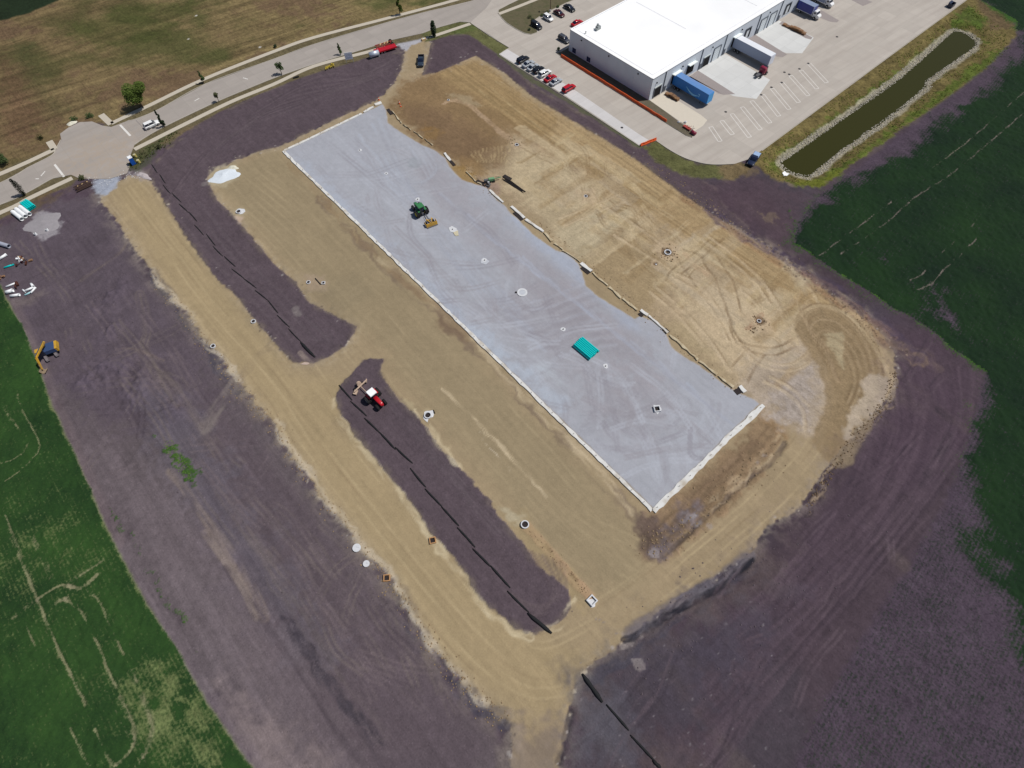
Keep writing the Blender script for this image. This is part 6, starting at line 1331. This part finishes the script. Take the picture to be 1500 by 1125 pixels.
# ================================================================ manholes, inlets and spools
def inlet(px, label, kind='ring', s=1.0, extra=None):
    o = thing('manhole', label, 'manhole', px, Rt.uniform(0, 3), 'open manholes and pipe stubs on the site'); z = 0
    if kind == 'ring':
        MB().cyl((0,0,-.1),(0,0,.35*s),.75*s,18,hollow=.74).build('concrete_ring', m_wht, o); MB().cyl((0,0,-.1),(0,0,.12),.55*s,14).build('shaft_bottom', m_dark, o)
    elif kind == 'flat':
        MB().cyl((0,0,-.1),(0,0,.14),1.15*s,20,hollow=.62).build('concrete_ring', m_wht, o); MB().cyl((0,0,-.1),(0,0,.12),.7*s,16).build('ring_fill', M_('pale_grey', srgb(180,184,192), .9), o); MB().cyl((-1.5,.3,0),(-1.5,.3,.3),.2,8).build('pipe_stub', m_dark, o)
    elif kind == 'box':
        for c, d in (((0,-.6,.2),(1.4,.2,.5)), ((0,.6,.2),(1.4,.2,.5)), ((-.6,0,.2),(.2,1.0,.5)), ((.6,0,.2),(.2,1.0,.5))): MB().box(tuple(np.array(c)*s), tuple(np.array(d)*s)).build('box_wall', m_wht if extra is None else extra, o)
        MB().box((0,0,.02), (1.0*s,1.0*s,.1)).build('shaft_bottom', m_dark, o)
    elif kind == 'stub':
        MB().cyl((0,0,-.1),(0,0,.3),.11,10).build('pipe_stub', m_dark, o); R = random.Random(int(px[0]))
        P = [(.7*s*math.cos(a)*R.uniform(.7,1.2)+.1, .7*s*math.sin(a)*R.uniform(.6,1.2)) for a in np.linspace(0, 5.6, 8)]
        MB().prism(P, -.1, .05).build('white_pad', m_wht, o)
    return o
W_ = m_wht
for px, lb, k, s in [((527,221),'pipe stub on a white patch, nearest the north end of the pad','stub',.8), ((566,255),'pipe stub on a white patch, second from the north end of the pad','stub',.8), ((612,293),'pipe stub on a white patch just above the green tractor','stub',1.0), ((710,382),'pipe stub on a square white outline below the yellow scraper','stub',1.0),
                     ((765,429),'flat white concrete ring in the middle of the stone pad','flat',1.1), ((825,483),'pipe stub on a white smear left of the teal pipes','stub',.9), ((887,537),'pipe stub on white spots right below the teal pipes','stub',.9), ((962,600),'pipe stub in a white square at the south end of the pad','box',1.0),
                     ((663,337),'white slab with a stub just right of the yellow scraper','stub',1.6),
                     ((350,311),'dark manhole in a white collar below the white spoil mound','ring',1.0), ((452,414),'manhole on a pale patch beside a black pipe offcut','ring',.7), ((474,415),'broken manhole ring right of the black pipe offcut','box',.6),
                     ((372,472),'brown manhole with white rubble by the west haul road','ring',.8), ((313,508),'brown manhole at the west edge of the haul road','ring',.8), ((627,609),'manhole in a broad white patch beside the lower topsoil island','ring',1.1), ((769,769),'brown manhole at the head of the backfilled trench','ring',1.1),
                     ((867,880),'square inlet in white concrete at the foot of the backfilled trench','box',1.1), ((634,792),'orange-brown square manhole on the west edge of the lower island','box',.9), ((567,847),'orange-brown square manhole with a white chunk at the outer road edge','box',.9),
                     ((757,212),'manhole ring alone on the brown clay in the north-east','ring',.8), ((858,287),'manhole ring on the pale clay, middle of the east side','ring',.7), ((978,370),'manhole with a broken white collar on the tracked eastern clay','ring',1.2), ((961,386),'tiny white pipe stub below the broken-collared manhole','stub',.6), ((1112,470),'dark manhole in a brown pit left of the turn-around loop','ring',.7), ((657,147),'small dark manhole at the head of the pale clay stripe','ring',.55)]:
    inlet(px, lb, k, s, M_('rusty_clay', (.40,.22,.10), .8, var=.2) if 'orange' in lb else None)
MB_ = MB
for px, lb, s in [((523,803),'larger white concrete lid lying at the west edge of the outer road',.95), ((537,826),'smaller round white lid below the larger one at the road edge',.75)]:
    o = thing('concrete_disc', lb, 'concrete disc', px); MB().cyl((0,0,0),(0,0,.3),s*.85,14).build('lid_disc', m_wht, o); MB().box((.3*s,.2*s,.33), (.5*s,.3*s,.1)).build('lifting_pad', m_wht, o)
def slab(px, label, z=.05, mt=None, name='concrete_patch', cat='concrete patch', dz=.1):
    P = np.array(GP(px)); c = P.mean(axis=0); zz = gz(c[0], c[1]); o = thing(name, label, cat, xy=tuple(c)); n = len(P)
    Pr = []
    for i in range(n):
        for t in (0,.33,.66): q = P[i]*(1-t)+P[(i+1) % n]*t-c; Pr.append(tuple(q*(1+Rt.uniform(-.08,.08))))
    MB().prism(Pr, -.2, dz).build('slab', mt or m_wht, o); return o
slab([(345,309),(350,306),(358,306),(360,310),(354,314),(347,314)], 'white concrete collar around the manhole below the spoil mound', dz=.06)
slab([(621,604),(626,602),(634,601),(636,606),(634,611),(628,613),(626,619),(620,614)], 'broad white concrete patch beside the lower topsoil island', dz=.08)
slab([(858,876),(864,872),(870,876),(872,882),(872,888),(866,890),(862,884)], 'white concrete splash around the square inlet', dz=.08)
slab([(657,334),(664,333),(671,338),(666,342),(660,340)], 'white slab right of the yellow scraper on the pad', dz=.1); slab([(664,341),(671,338),(672,346),(667,346)], 'tan sand tray beside the white slab on the pad', mt=M_('sand', srgb(190,182,156), .9), dz=.12)
slab([(705,380),(709,378),(717,383),(712,388),(705,386)], 'pale square frame on the pad below the scraper', mt=M_('pale_grey', srgb(180,184,192), .9), dz=.04)
slab([(957,594),(966,594),(969,600),(963,607),(957,603)], 'white square collar at the south end of the pad', dz=.05)
slab([(1147,252),(1150,249),(1153,252),(1157,253),(1153,256),(1149,256)], 'white star-shaped concrete splash by the basin outlet', mt=M_('bright_white', (.85,.86,.9), .8), dz=.35)
slab([(440,534),(446,531),(456,532),(450,535)], 'thin pale slab at the lower end of the upper topsoil band', mt=M_('tan_slab', srgb(178,160,148), .9), dz=.08)
# spoil mounds: white stone and grey gravel
def mound(px, rx, ry, ang, h, mt, label, name='stone_heap', seed=3, n=26):
    R = random.Random(seed); o = thing(name, label, 'stone heap', px, ang); v = [(0,0,h)]; f = []; m_ = 26; ph = [R.uniform(0,6) for _ in range(4)]
    for j in range(1, 8):
        t = j/7
        for k in range(m_):
            a = 2*math.pi*k/m_; w = 1+.13*math.sin(3*a+ph[0])+.09*math.sin(5*a+ph[1])+R.uniform(-.03,.03); v.append((rx*t*w*math.cos(a), ry*t*w*math.sin(a), h*(1-t)**.8*(1+.25*math.sin(2*a+ph[2]+3*t))+R.uniform(-.05,.05)*(1-t)-(.06 if j == 7 else 0)))
    f += [(0,1+k,1+(k+1)%m_) for k in range(m_)]
    for j in range(6):
        for k in range(m_): f.append((1+j*m_+k, 1+(j+1)*m_+k, 1+(j+1)*m_+(k+1)%m_, 1+j*m_+(k+1)%m_))
    mb = MB(); mb.v = v; mb.f = f; mb.build('heap', mt, o, True)
mound((328,258), 4.6, 2.9, pxang((310,262),(346,250)), .55, M_('white_stone', srgb(204,212,220), .95, var=.06, vs=2, bump=.5, bs=3), 'white stone heap at the top of the clay beside the black topsoil', seed=5)
mound((341,246), 1.6, 1.0, 0, .5, M_('cream_stone', srgb(206,204,188), .95, var=.1, vs=3, bump=.5), 'small cream stone heap touching the white stone heap', seed=9)
mound((64,328), 4.8, 4.0, .3, .35, M_('grey_gravel', srgb(142,138,142), .95, var=.14, vs=1.5, bump=.6), 'grey gravel heap beside the white pipes', seed=6)
mound((211,258), 2.6, .9, pxang((198,253),(216,262)), .3, M_('pale_rubble', srgb(172,164,166), .95, var=.16, vs=2, bump=.6), 'pale rubble at the top of the west haul road', seed=7)
mound((105,243-62), 1.6, .8, .6, .6, M_('cream_stone', ()), 'small pale heap in the shrubs above the stub road', seed=8)
# dark rebar bars and green machine beside the east wall
o = thing('rebar_bundle', 'long dark steel bars lying on the clay right of the green machine', 'rebar', (752,270), pxang((736,262),(769,281)))
for k in range(7): MB().cyl((-4.2+Rt.uniform(0,1.6), -.5+k*.2, .12), (Rt.uniform(2.4,4.6), -.9+k*.12, .10), .07, 5).build('steel_bar', M_('black_steel', (.02,.015,.015), .7), o)
MB().box((-3.0,.9,.12), (2.6,1.1,.2)).build('mesh_stack', M_('black_steel', ()), o)
o = thing('green_machine', 'small green trenching machine at the east wall of the pad', 'machine', (719,266), pxang((708,268),(732,264)))
MB().box((.2,0,.8), (1.9,.9,.7), top=.85).build('engine_cover', M_('sage_green', (.14,.30,.16), .6), o); MB().box((-1.3,0,.6), (1.2,.7,.7)).build('digging_head', m_steel, o); MB().box((2.0,.1,.8), (1.9,.14,.16), .15).build('boom', M_('sage_green', ()), o); MB().cyl((1.4,.4,1.0),(2.8,.5,.6),.07,5).build('hose', M_('hose_black', ()), o)
for x in (-.4,.8):
    for y in (-.5,.5): wheel(o, x, y, .33, .22, m_steel)
scrap((714,271), 'dark timber and rubble just below the green machine', 8, 1.2, [m_pal, m_steel, m_wht], seed=11)
for p0, p1, lb in (((462,408),(470,417),'black pipe offcut between the two manholes on the mid clay'), ((635,601),(637,606),'dark curved bar at the edge of the white patch'), ((866,872),(872,878),'black form board beside the square inlet')):
    A_ = G(*p0); B_ = G(*p1); L = float(np.linalg.norm(B_-A_)); o = thing('black_offcut', lb, 'pipe offcut', xy=tuple((A_+B_)/2), rz=math.atan2(*(B_-A_)[::-1])); MB().cyl((-L/2,0,.12),(L/2,0,.12),.12,8,hollow=.7).build('pipe_shell', M_('hose_black', ()), o)
# ================================================================ black erosion socks: separate lengths, each sagging on the soil
SOCK = [((222,241),(231,254)),((234,256),(243,269)),((239,271),(250,284)),((252,283),(266,297)),((263,299),(276,312)),((277,311),(289,325)),((285,330),(299,345)),((302,343),(316,360)),((312,361),(327,376)),((329,376),(345,391)),((340,394),(357,408)),((357,408),(376,423)),((374,426),(392,440)),((392,440),(408,459)),((406,462),(425,480)),((423,482),(441,501)),
        ((497,564),(516,587)),((514,588),(537,610)),((534,613),(557,635)),((556,634),(580,659)),((579,656),(605,679)),((601,686),(624,714)),((623,716),(647,742)),((647,742),(672,771)),((670,773),(696,802)),((692,804),(719,830)),((718,829),(748,861)),((743,866),(775,897))]
FAT = [((441,502),(462,524)),((773,898),(808,928)),((853,987),(882,1029))]
DK = [((888,1032),(921,1070)),((923,1077),(959,1114)),((956,1114),(968,1124))]
m_sock = M_('filter_sock_black', (.010,.011,.013), .85, var=.2, vs=3)
land = ['near the portable toilet','above the white spoil mound level','level with the white spoil mound','level with the manhole below the mound','by the middle of the upper band','level with the black pipe offcut','beside the rubble manhole','beside the red tractor','beside the broad white patch','along the middle of the lower island','level with the orange-brown manhole','near the foot of the lower island']
def sock(a, b, r, label, seed):
    R = random.Random(seed); A_ = G(*a); B_ = G(*b); L = float(np.linalg.norm(B_-A_)); n = max(4, int(L/1.1)); c = (A_+B_)/2; an = math.atan2(*(B_-A_)[::-1]); o = thing('erosion_sock', label, 'erosion sock', xy=tuple(c), rz=an, group='black erosion socks laid end to end')
    rings = []
    for i in range(n+1):
        t = i/n; x = -L/2+L*t; y = .07*math.sin(t*3.1*R.uniform(.9,1.1)+seed)*R.uniform(.6,1); rr = r*R.uniform(.88,1.1)*(.55 if i in (0, n) else 1); w = c+np.array([math.cos(an)*x-math.sin(an)*y, math.sin(an)*x+math.cos(an)*y]); z = gz(*w)-gz(*c)
        rings.append([(x, y+rr*1.25*math.cos(q), z+rr*.75+rr*.85*math.sin(q)) for q in np.linspace(0, 2*math.pi, 9)[:-1]])
    MB().loft(rings).build('sock_tube', m_sock, o, True)
    for s_ in (-1, 1): MB().box((s_*(L/2-.5), 0, r*1.0), (.05,.05,r*2.2)).build('wood_stake', m_bark, o)
ordn = ['first','second','third','fourth','fifth','sixth','seventh','eighth','ninth','tenth','eleventh','twelfth','thirteenth','fourteenth','fifteenth','sixteenth']
for k, (a, b) in enumerate(SOCK):
    up_ = k < 16; j = k if up_ else k-16
    sock(a, b, .11 if up_ else .15, ('thin black sock, %s from the portable toilet down the upper band' if up_ else 'black sock, %s below the red tractor end of the lower island') % ordn[j], k+1)
sock(*FAT[0], .25, 'thick black sock at the lower end of the upper topsoil band', 41); sock(*FAT[1], .26, 'thick black sock ending on clay at the foot of the lower island', 42); sock(*FAT[2], .28, 'thick black sock starting beside the road at the bottom', 43)
sock(*DK[0], .16, 'thin black sock below the thick one in the bottom dark soil', 44); sock(*DK[1], .16, 'thin black sock, last full length before the bottom edge', 45); sock(*DK[2], .22, 'black sock cut by the bottom edge of the picture', 46)
# loose rubble and clods on the shoulders: real stones, too many to name
Rr = random.Random(77)
def rubble(pxline, n, wid, r0, r1, mt, name, label, cat):
    P = GP(pxline); mb = MB()
    for _ in range(n):
        i = Rr.randrange(len(P)-1); t = Rr.random(); a = np.array(P[i]); b = np.array(P[i+1]); q = a*(1-t)+b*t; q = q+np.array([Rr.gauss(0, wid), Rr.gauss(0, wid)]); r = Rr.uniform(r0, r1)
        stone(mb, (q[0], q[1], gz(*q)+r*.3), r)
    tag(mb.build(name, mt), label, cat, kind='stuff')
m_clod2 = mat('brown_clods', srgb(112,92,70), .95, var=.35, vs=1.5)
m_clod = mat('clay_clods', srgb(138,118,92), .95, var=.3, vs=1.5); m_dclod = mat('dark_clods', srgb(92,82,88), .95, var=.35, vs=1.5)
rubble([(1311,545),(1300,585),(1262,630),(1222,680),(1182,745)], 300, .6, .06, .22, m_clod2, 'clay_clods', 'brown clods heaped along the outer shoulder of the loop road', 'clods')
rubble([(945,232),(1000,275),(1040,305),(1100,350),(1160,390),(1240,450),(1290,500)], 300, 1.3, .06, .2, m_clod, 'shoulder_clods', 'broken clods along the north-east shoulder of the clay', 'clods')
rubble([(220,400),(300,500),(350,575),(400,620),(448,695),(541,815),(605,905),(666,990),(745,1060)], 650, 1.1, .06, .20, m_clod, 'road_edge_clods', 'pale clods along the west shoulder of the haul road', 'clods')
rubble([(935,800),(1000,780),(1060,720),(1130,660)], 260, 1.8, .06, .24, m_clod, 'swale_clods', 'clods scattered in the swale below the pad', 'clods')
rubble([(130,430),(170,470),(220,540),(260,620)], 260, 6, .07, .22, m_dclod, 'dark_clods', 'dark clods on the rough west topsoil', 'clods')
rubble([(970,960),(1050,900),(1130,850),(1200,800)], 200, 7, .06, .2, m_dclod, 'south_clods', 'dark clods on the southern topsoil', 'clods')
rubble([(670,244),(700,262),(745,300),(800,335),(860,385),(935,455),(1010,515),(1090,580)], 300, .9, .06, .2, m_clod, 'wall_clods', 'clods of dug clay beside the east wall of the pad', 'clods')

rubble([(975,362),(985,372),(970,378)], 60, .9, .08, .28, m_clod, 'pit_clods', 'clods thrown round the broken-collared manhole', 'clods')
rubble([(1105,465),(1118,475),(1098,482)], 50, .9, .08, .24, m_clod2, 'hole_clods', 'clods round the brown pit left of the turn-around loop', 'clods')
rubble([(748,205),(764,214)], 30, .8, .08, .22, m_clod, 'dug_clods', 'clods round the manhole ring on the north-east clay', 'clods')
rubble([(770,770),(800,800),(830,836),(862,872)], 90, .55, .04, .13, m_clod2, 'trench_clods', 'clods along the backfilled trench', 'clods')
rubble([(130,262),(150,270),(170,262),(200,255)], 90, 1.2, .06, .2, m_wht, 'entry_gravel', 'loose pale stones at the west site entry', 'stones')
